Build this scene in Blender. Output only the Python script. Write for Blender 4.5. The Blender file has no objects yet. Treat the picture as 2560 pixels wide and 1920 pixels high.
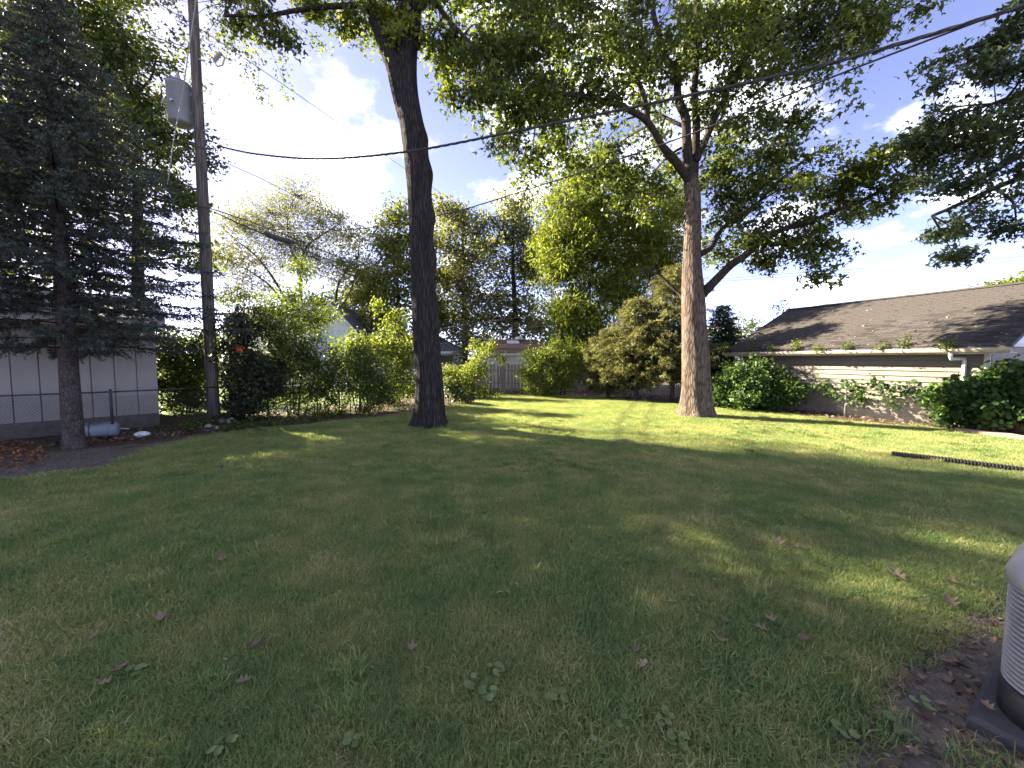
import bpy, math, random
import numpy as np
from mathutils import Vector, noise

random.seed(7)
R = np.random.default_rng(7)
pi = math.pi

# ------------------------------------------------------------------ camera, sky, sun, exposure
HC, FPX, HOR = 1.8, 975.0, 900.0            # eye height (m), focal length and horizon row in 2560x1920 pixels
PITCH = math.atan((960 - HOR) / FPX)
SC = bpy.context.scene
COL = SC.collection
cam_d = bpy.data.cameras.new('camera')
cam = bpy.data.objects.new('camera', cam_d)
COL.objects.link(cam)
cam.location = (0, 0, HC)
cam.rotation_euler = (pi / 2 - PITCH, 0, 0)
cam_d.sensor_fit = 'HORIZONTAL'
cam_d.sensor_width = 36
cam_d.lens = 36 * FPX / 2560
cam_d.clip_start = 0.05
cam_d.clip_end = 2000
SC.camera = cam

SUN_EL = math.radians(27)
SUN_AZ = math.radians(62)                   # left of the view direction
SDIR = Vector((-math.sin(SUN_AZ) * math.cos(SUN_EL), math.cos(SUN_AZ) * math.cos(SUN_EL), math.sin(SUN_EL)))
sun_d = bpy.data.lights.new('sun', 'SUN')
sun_d.energy = 2.6
sun_d.angle = math.radians(0.6)
sun_d.color = (1.0, 0.87, 0.66)
sun = bpy.data.objects.new('sun', sun_d)
COL.objects.link(sun)
sun.rotation_euler = SDIR.to_track_quat('Z', 'Y').to_euler()
sun.location = (-20, 12, 18)

W = bpy.data.worlds.new('World')
SC.world = W
W.use_nodes = True
nt = W.node_tree
nt.nodes.clear()
def N(t, **kw):
    n = nt.nodes.new(t)
    for k, v in kw.items():
        setattr(n, k, v)
    return n
L = nt.links.new
sky = N('ShaderNodeTexSky', sky_type='NISHITA')
sky.sun_disc = False
sky.sun_elevation = SUN_EL
sky.sun_rotation = -SUN_AZ
sky.air_density = 0.31
sky.dust_density = 0.12
sky.ozone_density = 2.5
tc = N('ShaderNodeTexCoord')
sep = N('ShaderNodeSeparateXYZ'); L(tc.outputs['Generated'], sep.inputs[0])
mx = N('ShaderNodeMath', operation='MAXIMUM'); L(sep.outputs['Z'], mx.inputs[0]); mx.inputs[1].default_value = 0.0
ad = N('ShaderNodeMath', operation='ADD'); L(mx.outputs[0], ad.inputs[0]); ad.inputs[1].default_value = 0.28
dx = N('ShaderNodeMath', operation='DIVIDE'); L(sep.outputs['X'], dx.inputs[0]); L(ad.outputs[0], dx.inputs[1])
dy = N('ShaderNodeMath', operation='DIVIDE'); L(sep.outputs['Y'], dy.inputs[0]); L(ad.outputs[0], dy.inputs[1])
cb = N('ShaderNodeCombineXYZ'); L(dx.outputs[0], cb.inputs[0]); L(dy.outputs[0], cb.inputs[1]); cb.inputs[2].default_value = 3.7
cn = N('ShaderNodeTexNoise'); L(cb.outputs[0], cn.inputs['Vector'])
cn.inputs['Scale'].default_value = 3.6; cn.inputs['Detail'].default_value = 9; cn.inputs['Roughness'].default_value = 0.56
cr = N('ShaderNodeMapRange'); L(cn.outputs['Fac'], cr.inputs['Value'])
cr.interpolation_type = 'SMOOTHSTEP'
cr.inputs['From Min'].default_value = 0.495; cr.inputs['From Max'].default_value = 0.88
wb = N('ShaderNodeMix', data_type='RGBA', blend_type='MULTIPLY')      # daylight white balance of the photograph
wb.inputs[0].default_value = 1.0; wb.inputs[7].default_value = (1.42, 0.96, 0.88, 1); L(sky.outputs[0], wb.inputs[6])
skyb = N('ShaderNodeBackground'); L(wb.outputs[2], skyb.inputs['Color']); skyb.inputs['Strength'].default_value = 0.05
clb = N('ShaderNodeBackground'); clb.inputs['Color'].default_value = (1.0, 0.98, 0.97, 1); clb.inputs['Strength'].default_value = 0.55
mixs = N('ShaderNodeMixShader'); L(cr.outputs[0], mixs.inputs[0]); L(skyb.outputs[0], mixs.inputs[1]); L(clb.outputs[0], mixs.inputs[2])
wo = N('ShaderNodeOutputWorld'); L(mixs.outputs[0], wo.inputs['Surface'])

SC.view_settings.view_transform = 'Standard'
SC.view_settings.look = 'None'
SC.view_settings.exposure = 4.1
SC.view_settings.gamma = 1.0
SC.view_settings.use_curve_mapping = False
SC.render.engine = 'CYCLES'
SC.cycles.use_denoising = True
SC.cycles.max_bounces = 6
SC.cycles.diffuse_bounces = 4
SC.cycles.glossy_bounces = 2
SC.cycles.transmission_bounces = 4

# ------------------------------------------------------------------ helpers
CP, SP = math.cos(PITCH), math.sin(PITCH)
def ray(px, py):
    a = (px - 1280) / FPX
    d = (py - 960) / FPX
    return Vector((a, CP - d * SP, -(SP + d * CP)))
def P(px, py, Y):
    r = ray(px, py)
    return Vector((0, 0, HC)) + r * (Y / r.y)
def G(px, py, z=0.0):
    r = ray(px, py)
    return Vector((0, 0, HC)) + r * ((HC - z) / -r.z)

ORG = {}
def tag(o, label=None, cat=None, group=None, kind=None):
    if label: o['label'] = label
    if cat: o['category'] = cat
    if group: o['group'] = group
    if kind: o['kind'] = kind
    return o
def thing(name, label, cat, loc, group=None):
    o = bpy.data.objects.new(name, None)
    o.empty_display_size = 0.2
    COL.objects.link(o)
    o.location = loc
    ORG[o.name] = Vector(loc)
    return tag(o, label, cat, group)
def link(name, me, m, parent=None, loc=None, rot=None):
    o = bpy.data.objects.new(name, me)
    COL.objects.link(o)
    if m is not None and len(me.materials) == 0:
        me.materials.append(m)
    if parent is not None:
        o.parent = parent
        ORG[o.name] = ORG[parent.name]
    else:
        ORG[o.name] = Vector((0, 0, 0))
    if loc is not None:
        o.location = Vector(loc) - (ORG[parent.name] if parent is not None else Vector((0, 0, 0)))
    if rot is not None:
        o.rotation_euler = rot
    return o
def npmesh(name, V, F, v=None, smooth=False):
    """V (n,3); F list of (m,k) int arrays; v per-vertex float attribute"""
    me = bpy.data.meshes.new(name)
    V = np.asarray(V, dtype=np.float32)
    me.vertices.add(len(V)); me.vertices.foreach_set('co', V.ravel())
    loops = np.concatenate([f.ravel() for f in F]).astype(np.int32)
    tot = np.concatenate([np.full(len(f), f.shape[1], dtype=np.int32) for f in F])
    st = np.concatenate([[0], np.cumsum(tot)[:-1]]).astype(np.int32)
    me.loops.add(len(loops)); me.loops.foreach_set('vertex_index', loops)
    me.polygons.add(len(tot)); me.polygons.foreach_set('loop_start', st); me.polygons.foreach_set('loop_total', tot)
    if smooth:
        me.polygons.foreach_set('use_smooth', np.ones(len(tot), dtype=bool))
    if v is not None:
        a = me.attributes.new('v', 'FLOAT', 'POINT')
        a.data.foreach_set('value', np.asarray(v, dtype=np.float32))
    me.update()
    me.validate()
    return me
class MB:
    def __init__(self): self.V = []; self.F = []
    def add(self, vs, fs):
        b = len(self.V)
        self.V += [tuple(x) for x in vs]
        self.F += [tuple(i + b for i in f) for f in fs]
        return self
    def box(self, o, a, b, c):
        o, a, b, c = map(Vector, (o, a, b, c))
        if a.cross(b).dot(c) < 0: a, b = b, a
        v = [o, o + a, o + a + b, o + b, o + c, o + a + c, o + a + b + c, o + b + c]
        return self.add(v, [(3, 2, 1, 0), (4, 5, 6, 7), (0, 1, 5, 4), (1, 2, 6, 5), (2, 3, 7, 6), (3, 0, 4, 7)])
    def cbox(self, c, sx, sy, sz):
        return self.box((c[0] - sx / 2, c[1] - sy / 2, c[2] - sz / 2), (sx, 0, 0), (0, sy, 0), (0, 0, sz))
    def tube(self, path, rad, n=8, cap=True):
        path = [Vector(p) for p in path]
        if not hasattr(rad, '__len__'): rad = [rad] * len(path)
        t = (path[1] - path[0]).normalized()
        u = t.orthogonal().normalized()
        rings = []
        for i, p in enumerate(path):
            if i == 0: d = path[1] - path[0]
            elif i == len(path) - 1: d = path[-1] - path[-2]
            else: d = path[i + 1] - path[i - 1]
            d.normalize()
            u = (u - d * u.dot(d))
            u = u.normalized() if u.length > 1e-6 else d.orthogonal().normalized()
            w = d.cross(u)
            rings.append([p + (u * math.cos(2 * pi * k / n) + w * math.sin(2 * pi * k / n)) * rad[i] for k in range(n)])
        vs = [q for r in rings for q in r]
        fs = []
        for i in range(len(path) - 1):
            for k in range(n):
                a = i * n + k; b = i * n + (k + 1) % n
                fs.append((a, b, b + n, a + n))
        if cap:
            fs.append(tuple(range(n - 1, -1, -1)))
            fs.append(tuple((len(path) - 1) * n + k for k in range(n)))
        return self.add(vs, fs)
    def lathe(self, c, prof, n=24, axis=None):
        """profile [(r,z)] about c; axis = (x,y,z) frame vectors"""
        X, Y, Z = axis if axis else (Vector((1, 0, 0)), Vector((0, 1, 0)), Vector((0, 0, 1)))
        c = Vector(c); vs = []; fs = []
        for r, z in prof:
            for k in range(n):
                vs.append(c + (X * math.cos(2 * pi * k / n) + Y * math.sin(2 * pi * k / n)) * r + Z * z)
        for i in range(len(prof) - 1):
            for k in range(n):
                a = i * n + k; b = i * n + (k + 1) % n
                fs.append((a, b, b + n, a + n))
        fs.append(tuple(range(n - 1, -1, -1)))
        fs.append(tuple((len(prof) - 1) * n + k for k in range(n)))
        return self.add(vs, fs)
    def mesh(self, name, org=None, smooth=False):
        me = bpy.data.meshes.new(name)
        V = self.V if org is None else [(x - org[0], y - org[1], z - org[2]) for x, y, z in self.V]
        me.from_pydata(V, [], self.F)
        if smooth:
            me.polygons.foreach_set('use_smooth', [True] * len(me.polygons))
        me.update()
        return me
    def build(self, name, m, parent=None, smooth=False, label=None, kind=None):
        org = ORG[parent.name] if parent is not None else None
        if parent is None:                  # a lone thing: origin at its own base
            A = np.array(self.V); c = (A.min(0) + A.max(0)) / 2; c[2] = A[:, 2].min()
            o = link(name, self.mesh(name, c, smooth), m)
            o.location = c
        else:
            o = link(name, self.mesh(name, org, smooth), m, parent)
        return tag(o, label, None, None, kind)
def np_obj(name, V, F, m, parent=None, v=None, smooth=False):
    V = np.asarray(V, dtype=np.float64)
    org = np.array(ORG[parent.name]) if parent is not None else np.array([V[:, 0].mean(), V[:, 1].mean(), V[:, 2].min()])
    o = link(name, npmesh(name, V - org, F, v, smooth), m, parent)
    if parent is None: o.location = org
    return o
def bez(pts, n):
    """Catmull-Rom resample of a list of Vectors (or scalars)"""
    out = []
    m = len(pts)
    for i in range(n):
        t = i / (n - 1) * (m - 1)
        k = min(int(t), m - 2); f = t - k
        p0 = pts[max(k - 1, 0)]; p1 = pts[k]; p2 = pts[k + 1]; p3 = pts[min(k + 2, m - 1)]
        out.append(0.5 * ((2 * p1) + (p2 - p0) * f + (2 * p0 - 5 * p1 + 4 * p2 - p3) * f * f + (3 * p1 - p0 - 3 * p2 + p3) * f ** 3))
    return out

# ------------------------------------------------------------------ materials
def base_mat(name):
    m = bpy.data.materials.new(name)
    m.use_nodes = True
    t = m.node_tree
    b = t.nodes['Principled BSDF']
    return m, t, b
def ramp(t, cols):
    r = t.nodes.new('ShaderNodeValToRGB')
    e = r.color_ramp.elements
    while len(e) < len(cols): e.new(0.5)
    for i, (p, c) in enumerate(cols):
        e[i].position = p; e[i].color = (*c, 1)
    return r
def mat(name, cols, rough=0.8, scale=5, stretch=(1, 1, 1), bump=0.0, bscale=None, spec=0.3, metal=0.0, detail=6, lo=0.3, hi=0.7, dist=0.02, coords='Object', nrough=0.6):
    m, t, b = base_mat(name)
    tc = t.nodes.new('ShaderNodeTexCoord')
    mp = t.nodes.new('ShaderNodeMapping'); mp.inputs['Scale'].default_value = stretch
    t.links.new(tc.outputs[coords], mp.inputs[0])
    nz = t.nodes.new('ShaderNodeTexNoise'); nz.inputs['Scale'].default_value = scale; nz.inputs['Detail'].default_value = detail
    nz.inputs['Roughness'].default_value = nrough
    t.links.new(mp.outputs[0], nz.inputs['Vector'])
    k = len(cols)
    r = ramp(t, [(lo + (hi - lo) * i / max(k - 1, 1), c) for i, c in enumerate(cols)])
    t.links.new(nz.outputs['Fac'], r.inputs[0])
    t.links.new(r.outputs[0], b.inputs['Base Color'])
    b.inputs['Roughness'].default_value = rough
    b.inputs['Specular IOR Level'].default_value = spec
    b.inputs['Metallic'].default_value = metal
    if bump:
        n2 = t.nodes.new('ShaderNodeTexNoise'); n2.inputs['Scale'].default_value = bscale or scale * 2; n2.inputs['Detail'].default_value = 8
        t.links.new(mp.outputs[0], n2.inputs['Vector'])
        bp = t.nodes.new('ShaderNodeBump'); bp.inputs['Strength'].default_value = bump; bp.inputs['Distance'].default_value = dist
        t.links.new(n2.outputs['Fac'], bp.inputs['Height'])
        t.links.new(bp.outputs[0], b.inputs['Normal'])
    return m
def leaf_mat(name, cols, trans=0.45, tcol=None, rough=0.5, spec=0.25):
    """cols: dark to light by the per-leaf attribute v"""
    m, t, b = base_mat(name)
    at = t.nodes.new('ShaderNodeAttribute'); at.attribute_name = 'v'
    r = ramp(t, [(i / (len(cols) - 1), c) for i, c in enumerate(cols)])
    t.links.new(at.outputs['Fac'], r.inputs[0])
    t.links.new(r.outputs[0], b.inputs['Base Color'])
    b.inputs['Roughness'].default_value = rough
    b.inputs['Specular IOR Level'].default_value = spec
    tr = t.nodes.new('ShaderNodeBsdfTranslucent')
    mu = t.nodes.new('ShaderNodeMix'); mu.data_type = 'RGBA'; mu.blend_type = 'MULTIPLY'; mu.inputs[0].default_value = 1
    t.links.new(r.outputs[0], mu.inputs[6]); mu.inputs[7].default_value = (*(tcol or (1.9, 1.8, 0.7)), 1)
    t.links.new(mu.outputs[2], tr.inputs['Color'])
    ms = t.nodes.new('ShaderNodeMixShader'); ms.inputs[0].default_value = trans
    t.links.new(b.outputs[0], ms.inputs[1]); t.links.new(tr.outputs[0], ms.inputs[2])
    t.links.new(ms.outputs[0], t.nodes['Material Output'].inputs['Surface'])
    return m
def bark_mat(name, cols, scale=7, zs=0.16, bump=1.0, dist=0.05, rough=0.95):
    m, t, b = base_mat(name)
    tc = t.nodes.new('ShaderNodeTexCoord')
    mp = t.nodes.new('ShaderNodeMapping'); mp.inputs['Scale'].default_value = (1, 1, zs)
    t.links.new(tc.outputs['Object'], mp.inputs[0])
    nz = t.nodes.new('ShaderNodeTexNoise'); nz.inputs['Scale'].default_value = scale; nz.inputs['Detail'].default_value = 10; nz.inputs['Roughness'].default_value = 0.7
    nz.inputs['Distortion'].default_value = 0.4
    t.links.new(mp.outputs[0], nz.inputs['Vector'])
    vo = t.nodes.new('ShaderNodeTexVoronoi'); vo.feature = 'DISTANCE_TO_EDGE'; vo.inputs['Scale'].default_value = scale * 2.0
    t.links.new(mp.outputs[0], vo.inputs['Vector'])
    mr = t.nodes.new('ShaderNodeMapRange'); mr.inputs['From Max'].default_value = 0.25
    t.links.new(vo.outputs['Distance'], mr.inputs['Value'])
    mm = t.nodes.new('ShaderNodeMath'); mm.operation = 'MULTIPLY'; t.links.new(nz.outputs['Fac'], mm.inputs[0])
    ad = t.nodes.new('ShaderNodeMath'); ad.operation = 'MULTIPLY_ADD'; t.links.new(mr.outputs[0], ad.inputs[0]); ad.inputs[1].default_value = 0.55; ad.inputs[2].default_value = 0.55
    t.links.new(ad.outputs[0], mm.inputs[1])
    r = ramp(t, [(0.2 + 0.45 * i / (len(cols) - 1), c) for i, c in enumerate(cols)])
    t.links.new(mm.outputs[0], r.inputs[0]); t.links.new(r.outputs[0], b.inputs['Base Color'])
    b.inputs['Roughness'].default_value = rough; b.inputs['Specular IOR Level'].default_value = 0.15
    bp = t.nodes.new('ShaderNodeBump'); bp.inputs['Strength'].default_value = bump; bp.inputs['Distance'].default_value = dist
    t.links.new(mm.outputs[0], bp.inputs['Height']); t.links.new(bp.outputs[0], b.inputs['Normal'])
    return m

M = {}
M['soil'] = mat('soil', [(0.05, 0.036, 0.024), (0.09, 0.066, 0.045), (0.06, 0.07, 0.03)], 0.95, 1.3, bump=0.6, bscale=14, spec=0.1, dist=0.05)
M['dirt'] = mat('dirt', [(0.06, 0.052, 0.045), (0.13, 0.115, 0.10), (0.085, 0.075, 0.066)], 0.95, 2.2, bump=0.8, bscale=18, spec=0.1, dist=0.04)
M['turf'] = mat('turf', [(0.12, 0.12, 0.055), (0.18, 0.155, 0.085), (0.13, 0.14, 0.055)], 0.95, 22, bump=1.0, bscale=70, spec=0.1)
M['yard'] = mat('yard', [(0.08, 0.12, 0.025), (0.12, 0.17, 0.035)], 0.95, 1.5, bump=0.6, bscale=25, spec=0.1)
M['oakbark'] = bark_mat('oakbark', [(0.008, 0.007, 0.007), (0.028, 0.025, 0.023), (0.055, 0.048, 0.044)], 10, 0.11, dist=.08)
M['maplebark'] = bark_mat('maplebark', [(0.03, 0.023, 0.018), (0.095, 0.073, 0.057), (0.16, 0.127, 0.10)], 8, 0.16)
M['branch'] = bark_mat('branch', [(0.012, 0.010, 0.009), (0.032, 0.026, 0.021), (0.055, 0.045, 0.037)], 8, 0.3, 0.6, 0.02)  # tone darkened to stand in for crown shade on the limbs
M['sprucebark'] = bark_mat('sprucebark', [(0.022, 0.018, 0.016), (0.06, 0.05, 0.045), (0.09, 0.073, 0.066)], 10, 0.5, 0.8, 0.02)
M['polewood'] = bark_mat('polewood', [(0.04, 0.034, 0.03), (0.11, 0.095, 0.082), (0.17, 0.148, 0.13)], 12, 0.04, 0.6, 0.015)
M['mapleleaf'] = leaf_mat('mapleleaf', [(0.026, 0.04, 0.015), (0.045, 0.066, 0.019), (0.075, 0.105, 0.024), (0.14, 0.155, 0.032)], 0.5, rough=.45, spec=.3)
M['oakleaf'] = leaf_mat('oakleaf', [(0.026, 0.042, 0.015), (0.048, 0.073, 0.02), (0.088, 0.115, 0.026), (0.165, 0.17, 0.032)], 0.5)
M['darkleaf'] = leaf_mat('darkleaf', [(0.018, 0.030, 0.018), (0.032, 0.052, 0.028), (0.05, 0.075, 0.032), (0.085, 0.10, 0.035)], 0.35)
M['elmleaf'] = leaf_mat('elmleaf', [(0.02, 0.04, 0.014), (0.05, 0.075, 0.02), (0.09, 0.12, 0.03), (0.17, 0.15, 0.035)], 0.42)
M['greyleaf'] = leaf_mat('greyleaf', [(0.06, 0.078, 0.042), (0.10, 0.118, 0.062), (0.145, 0.155, 0.08), (0.19, 0.17, 0.075)], 0.5)
M['limeleaf'] = leaf_mat('limeleaf', [(0.045, 0.07, 0.016), (0.08, 0.115, 0.02), (0.13, 0.16, 0.026), (0.20, 0.20, 0.03)], 0.46)
M['shrubleaf'] = leaf_mat('shrubleaf', [(0.025, 0.045, 0.014), (0.05, 0.08, 0.02), (0.085, 0.12, 0.025), (0.16, 0.17, 0.03)], 0.42)
M['vineleaf'] = leaf_mat('vineleaf', [(0.015, 0.035, 0.013), (0.03, 0.065, 0.02), (0.055, 0.10, 0.025), (0.10, 0.15, 0.03)], 0.38)
M['duskleaf'] = leaf_mat('duskleaf', [(0.013, 0.020, 0.013), (0.026, 0.034, 0.020), (0.045, 0.055, 0.028), (0.08, 0.085, 0.03)], 0.3)
M['needle'] = leaf_mat('needle', [(0.026, 0.029, 0.022), (0.048, 0.054, 0.043), (0.042, 0.072, 0.056), (0.05, 0.115, 0.09)], 0.12, (1.2, 1.3, 1.0))
M['hemlock'] = leaf_mat('hemlock', [(0.055, 0.055, 0.026), (0.10, 0.105, 0.042), (0.15, 0.16, 0.06), (0.21, 0.215, 0.08)], 0.4, (1.4, 1.3, 0.7))
M['darkconifer'] = leaf_mat('darkconifer', [(0.012, 0.022, 0.012), (0.022, 0.04, 0.018), (0.04, 0.062, 0.024), (0.06, 0.08, 0.03)], 0.2)
M['deadleaf'] = leaf_mat('deadleaf', [(0.05, 0.036, 0.027), (0.12, 0.082, 0.055), (0.22, 0.155, 0.105), (0.36, 0.28, 0.20)], 0.15, (1.2, 0.9, 0.7))
M['redlitter'] = leaf_mat('redlitter', [(0.07, 0.02, 0.018), (0.20, 0.07, 0.035), (0.34, 0.16, 0.07), (0.42, 0.28, 0.15)], 0.15, (1.2, 0.9, 0.7))
M['weed'] = leaf_mat('weed', [(0.07, 0.11, 0.045), (0.12, 0.165, 0.065), (0.17, 0.215, 0.085), (0.26, 0.27, 0.10)], 0.25, spec=.15)
M['flower'] = leaf_mat('flower', [(0.45, 0.06, 0.02), (0.6, 0.12, 0.03)], 0.3, (1.2, 1, 0.8))

def grass_mat():
    m, t, b = base_mat('grass')
    at = t.nodes.new('ShaderNodeAttribute'); at.attribute_name = 'v'
    ge = t.nodes.new('ShaderNodeNewGeometry')
    oi = t.nodes.new('ShaderNodeObjectInfo')
    n1 = t.nodes.new('ShaderNodeTexNoise'); n1.inputs['Scale'].default_value = 0.75; n1.inputs['Detail'].default_value = 5; n1.inputs['Roughness'].default_value = 0.65
    t.links.new(ge.outputs['Position'], n1.inputs['Vector'])
    n2 = t.nodes.new('ShaderNodeTexNoise'); n2.inputs['Scale'].default_value = 2.6; n2.inputs['Detail'].default_value = 4
    t.links.new(ge.outputs['Position'], n2.inputs['Vector'])
    # per-blade value, shifted by two scales of patchiness (dry and lush patches)
    a = t.nodes.new('ShaderNodeMath'); a.operation = 'MULTIPLY_ADD'; t.links.new(n1.outputs['Fac'], a.inputs[0]); a.inputs[1].default_value = 1.2; a.inputs[2].default_value = -0.62
    c = t.nodes.new('ShaderNodeMath'); c.operation = 'MULTIPLY_ADD'; t.links.new(n2.outputs['Fac'], c.inputs[0]); c.inputs[1].default_value = 1.0; c.inputs[2].default_value = -0.5
    s = t.nodes.new('ShaderNodeMath'); s.operation = 'ADD'; t.links.new(a.outputs[0], s.inputs[0]); t.links.new(c.outputs[0], s.inputs[1])
    s2 = t.nodes.new('ShaderNodeMath'); s2.operation = 'ADD'; s2.use_clamp = True; t.links.new(s.outputs[0], s2.inputs[0]); t.links.new(at.outputs['Fac'], s2.inputs[1])
    r = ramp(t, [(0.0, (0.105, 0.185, 0.07)), (0.25, (0.175, 0.245, 0.085)), (0.5, (0.25, 0.28, 0.105)), (0.75, (0.36, 0.335, 0.17)), (1.0, (0.50, 0.44, 0.30))])
    t.links.new(s2.outputs[0], r.inputs[0])
    t.links.new(r.outputs[0], b.inputs['Base Color'])
    b.inputs['Roughness'].default_value = 0.55; b.inputs['Specular IOR Level'].default_value = 0.25
    tr = t.nodes.new('ShaderNodeBsdfTranslucent')
    mu = t.nodes.new('ShaderNodeMix'); mu.data_type = 'RGBA'; mu.blend_type = 'MULTIPLY'; mu.inputs[0].default_value = 1
    t.links.new(r.outputs[0], mu.inputs[6]); mu.inputs[7].default_value = (1.45, 1.4, 0.7, 1)
    t.links.new(mu.outputs[2], tr.inputs['Color'])
    ms = t.nodes.new('ShaderNodeMixShader'); ms.inputs[0].default_value = 0.42
    t.links.new(b.outputs[0], ms.inputs[1]); t.links.new(tr.outputs[0], ms.inputs[2])
    t.links.new(ms.outputs[0], t.nodes['Material Output'].inputs['Surface'])
    return m
M['grass'] = grass_mat()
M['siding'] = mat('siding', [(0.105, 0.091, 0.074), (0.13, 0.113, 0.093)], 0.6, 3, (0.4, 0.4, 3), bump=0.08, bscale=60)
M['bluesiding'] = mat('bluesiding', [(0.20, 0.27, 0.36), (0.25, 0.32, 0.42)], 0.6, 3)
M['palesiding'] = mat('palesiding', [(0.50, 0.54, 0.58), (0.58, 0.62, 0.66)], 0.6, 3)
M['cream'] = mat('cream', [(0.60, 0.57, 0.47), (0.68, 0.65, 0.55)], 0.7, 3)
M['white'] = mat('white', [(0.42, 0.40, 0.37), (0.52, 0.50, 0.47)], 0.5, 6, bump=0.05)
M['gutter'] = mat('gutter', [(0.26, 0.225, 0.17), (0.40, 0.36, 0.29)], 0.45, 5, (1, 1, 2))
M['shingle'] = mat('shingle', [(0.035, 0.030, 0.030), (0.085, 0.072, 0.068), (0.055, 0.05, 0.05)], 0.95, 2.4, bump=0.5, bscale=90, spec=0.15, coords='Generated')
def shingle_mat(name, cols):
    m = mat(name, cols, 0.95, 30, bump=0.6, bscale=90, spec=0.12, dist=0.01)
    t = m.node_tree; b = t.nodes['Principled BSDF']
    oi = t.nodes.new('ShaderNodeObjectInfo')
    hs = t.nodes.new('ShaderNodeHueSaturation')
    mr = t.nodes.new('ShaderNodeMapRange'); mr.inputs['To Min'].default_value = 0.65; mr.inputs['To Max'].default_value = 1.35
    t.links.new(oi.outputs['Random'], mr.inputs['Value']); t.links.new(mr.outputs[0], hs.inputs['Value'])
    src = b.inputs['Base Color'].links[0].from_socket
    t.links.new(src, hs.inputs['Color']); t.links.new(hs.outputs[0], b.inputs['Base Color'])
    return m
M['shingle'] = shingle_mat('shingle', [(0.027, 0.025, 0.024), (0.052, 0.047, 0.044), (0.038, 0.035, 0.034)])
M['brownshingle'] = shingle_mat('brownshingle', [(0.14, 0.09, 0.065), (0.22, 0.15, 0.11)])
M['slate'] = mat('slate', [(0.05, 0.05, 0.06), (0.09, 0.09, 0.105)], 0.9, 8, bump=0.4)
M['greyroof'] = mat('greyroof', [(0.28, 0.28, 0.30), (0.36, 0.36, 0.38)], 0.9, 8, bump=0.4)
M['foundation'] = mat('foundation', [(0.12, 0.10, 0.085), (0.19, 0.165, 0.14)], 0.95, 8, bump=0.5)
M['darkblock'] = mat('darkblock', [(0.06, 0.055, 0.05), (0.11, 0.10, 0.09)], 0.95, 6, bump=0.6)
M['panel'] = mat('panel', [(0.20, 0.188, 0.172), (0.245, 0.23, 0.212)], 0.75, 1.2, bump=0.05)
M['glass'] = mat('glass', [(0.03, 0.035, 0.04), (0.06, 0.07, 0.08)], 0.08, 2, spec=0.6)
M['blind'] = mat('blind', [(0.30, 0.30, 0.32), (0.38, 0.38, 0.4)], 0.6, 2)
M['boards'] = mat('boards', [(0.17, 0.135, 0.115), (0.30, 0.25, 0.215)], 0.9, 6, (3, 3, 0.3), bump=0.4)
M['darkboards'] = mat('darkboards', [(0.05, 0.045, 0.04), (0.10, 0.09, 0.08)], 0.9, 6, (3, 3, 0.3), bump=0.4)
M['whitewood'] = mat('whitewood', [(0.50, 0.48, 0.44), (0.62, 0.60, 0.56)], 0.8, 6, (3, 3, 0.3), bump=0.2)
M['blacksteel'] = mat('blacksteel', [(0.018, 0.018, 0.018), (0.04, 0.038, 0.035)], 0.55, 12, spec=0.4)
M['galv'] = mat('galv', [(0.28, 0.27, 0.26), (0.45, 0.44, 0.42)], 0.5, 10, spec=0.5, metal=0.6)
M['tank'] = mat('tank', [(0.10, 0.125, 0.15), (0.15, 0.175, 0.20), (0.12, 0.14, 0.165)], 0.5, 4, bump=0.05)
M['xfmr'] = mat('xfmr', [(0.15, 0.155, 0.16), (0.20, 0.205, 0.21)], 0.5, 3)
M['porcelain'] = mat('porcelain', [(0.25, 0.25, 0.24), (0.34, 0.34, 0.33)], 0.3, 5, spec=0.6)
M['cable'] = mat('cable', [(0.02, 0.02, 0.022), (0.05, 0.05, 0.052)], 0.6, 20)
M['greycable'] = mat('greycable', [(0.16, 0.155, 0.15), (0.26, 0.25, 0.245)], 0.5, 20)
M['acgrey'] = mat('acgrey', [(0.23, 0.222, 0.21), (0.29, 0.28, 0.265)], 0.4, 6, spec=0.5)
M['accoil'] = mat('accoil', [(0.02, 0.02, 0.02), (0.035, 0.035, 0.035)], 0.7, 30)
M['acbase'] = mat('acbase', [(0.014, 0.014, 0.016), (0.026, 0.026, 0.03)], 0.55, 20, bump=0.1)
M['pad'] = mat('pad', [(0.030, 0.031, 0.033), (0.05, 0.051, 0.053)], 0.8, 8, bump=0.25, bscale=60)
M['pipe'] = mat('pipe', [(0.008, 0.008, 0.009), (0.018, 0.017, 0.018)], 0.5, 10, spec=0.35)
M['paper'] = mat('paper', [(0.42, 0.42, 0.43), (0.55, 0.55, 0.56)], 0.7, 4)
M['terracotta'] = mat('terracotta', [(0.28, 0.10, 0.05), (0.40, 0.16, 0.085)], 0.8, 6, bump=0.2)
M['sandstone'] = mat('sandstone', [(0.26, 0.165, 0.12), (0.36, 0.245, 0.19)], 0.95, 5, bump=0.5)
M['rock'] = mat('rock', [(0.16, 0.15, 0.15), (0.30, 0.28, 0.27)], 0.9, 8, bump=0.6)
M['cone'] = mat('cone', [(0.07, 0.045, 0.03), (0.14, 0.09, 0.06)], 0.9, 30)

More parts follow.
